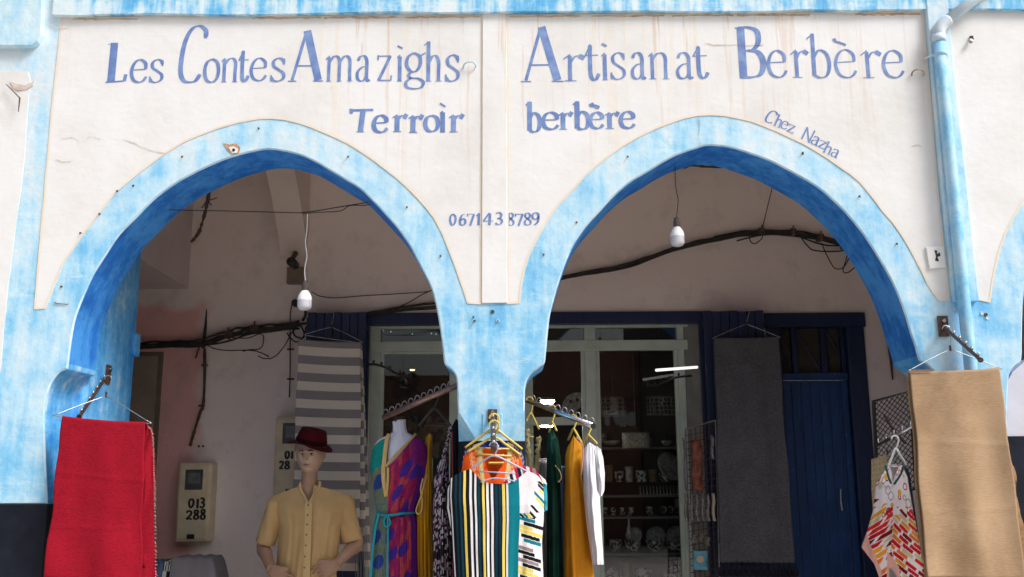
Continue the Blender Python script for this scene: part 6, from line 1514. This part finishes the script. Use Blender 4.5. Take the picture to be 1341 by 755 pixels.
# wire grid rack with packets
gr = root('wire_rack', 'wire grid rack hung with packets beside the charcoal cloth', 'rack', P(920,900,6.4))
YG = 6.45
def GP(x, y): return P(x, y, YG)
mb = MB()
for i in range(7):
    x = 898+i*6.4; mb.tube([GP(x, 560-i*1.2), GP(x+6.5, 770)], .0028, 5)
for j in range(24):
    y = 556+j*9.0; mb.tube([GP(898+.03*(y-556), y+5), GP(937+.03*(y-556), y-2)], .0028, 5)
mb.build('grid', M['rust'], gr, kind='stuff')
MB().tube([GP(937,550), GP(943,770)], .005, 6).tube([GP(897,562), GP(904,770)], .005, 6).tube([GP(897,562), GP(937,550)], .005, 6).build('frame', M['galv'], gr)
def packet(label, x0, y0, x1_, y1, mat, cat='packet', group=None, dy=0):
    o = root('packet', label, cat, P((x0+x1_)/2, y1, YG-.03-dy), group=group); a, b = P(x0, y0, YG-.03-dy), P(x1_, y1, YG-.03-dy)
    mb = MB(); mb.grid(lambda u, v: V(lerp(a.x, b.x, u)+.004*math.sin(v*7), a.y - .012*math.sin(u*3.14) + .003*math.sin(v*19+u*5), lerp(a.z, b.z, v)), 8, 14); q = mb.build('sleeve', M[mat], o, smooth=True); q.modifiers.new('solid', 'SOLIDIFY').thickness = .006
    MB().tube([V((a.x+b.x)/2, a.y+.03, a.z+.004), V((a.x+b.x)/2, a.y-.01, a.z+.006)], .003, 5).build('peg', M['rust'], o); return o
packet('dark orange scarf packet hanging on the wire rack', 904, 576, 921, 642, 'orangepk'); packet('checked narrow strip packet at the right of the rack', 930, 570, 936, 601, 'packet', dy=.01)
packet('narrow pale packet at the left edge of the rack', 894, 575, 899, 642, 'packet')
for i in range(6): packet(['clear plastic packet first in the rack row','clear plastic packet second in the rack row','clear plastic packet third in the rack row','clear plastic packet fourth in the rack row','clear plastic packet fifth in the rack row','tan plastic packet last in the rack row'][i], 895.5+i*7.2, 647-(i % 2), 901.5+i*7.2, 682, 'packet' if i < 5 else 'creamcard', group='plastic packets in a row', dy=.004*(i % 3))
bc = packet('small light blue card packet with an oval print low on the rack', 907, 721, 927, 746, 'bluecard', dy=.02)
c = P(917, 732, YG-.07); MB().lathe(c, [(.0001,-.001),(.024,0)], 16, 'y').build('oval_print', M['creamcard'], bc)
for i_, (x, y) in enumerate(((905,700),(915,698),(923,703))): packet(['left of three small dark cards low on the rack', 'middle of three small dark cards low on the rack', 'right of three small dark cards low on the rack'][i_], x, y, x+7, y+11, 'box', group='dark cards on the rack')

# ================================================================== ACROSS THE STREET (seen only mirrored in the shop glass)
op = root('opposite_building', 'terracotta building across the street mirrored in the shop glass', 'building', (0, -9.2, 0))
OY = -9.0; MG = 2*(WY+.037) - OY
def OP(x, y, d=0): q = P(x, y, MG); return V(q.x, OY+d, q.z)
a = OP(835, 457); b = OP(470, 492)
MB().box((a.x+.02, OY-3, 0), (a.x+22, OY+.4, 6.5)).build('added_dark_block', pm('added_dark_brown', (.05,.04,.035), (.035,.03,.025), 2, .9), op)  # unseen dark block added so the glass mirrors no bright sky here
MB().box((OP(640,457).x, OY-2, 0), (a.x, OY, a.z)).build('wall', M['terracotta'], op)
MB().box((-22, OY-2, 0), (OP(640,457).x, OY, b.z)).build('low_wall', M['terracotta'], op)
M['signwhite'] = pm('white_sign_letter', (.7,.68,.64))
for ch, x0, x1_ in (('T',790,800),('F',801,810),('E',811,821),('L',822,830)):
    mb = MB(); a = OP(x1_, 556 if ch != 'L' else 556, .03); b = OP(x0, 540, .03)
    w_, h_ = a.x-b.x, b.z-a.z
    glyph_mesh(mb, ch, lambda x, z, k, a=a: V(a.x-x, OY+.03+.001*k, a.z+z), w_, h_, .09, nib=0, thin=.9); mb.build('sign_letter', M['signwhite'], op)
for ch, x0, x1_, y0, y1 in (('b',536-20,536-6,492,520),('S',536-4,548,490,524),('V',536,552,535,560)):
    mb = MB(); a = OP(x1_, y1, .03); b = OP(x0, y0, .03); glyph_mesh(mb, ch, lambda x, z, k, a=a: V(a.x-x, OY+.03+.001*k, a.z+z), a.x-b.x, b.z-a.z, .09, nib=0, thin=.8); mb.build('graffiti_letter', M['black'], op)
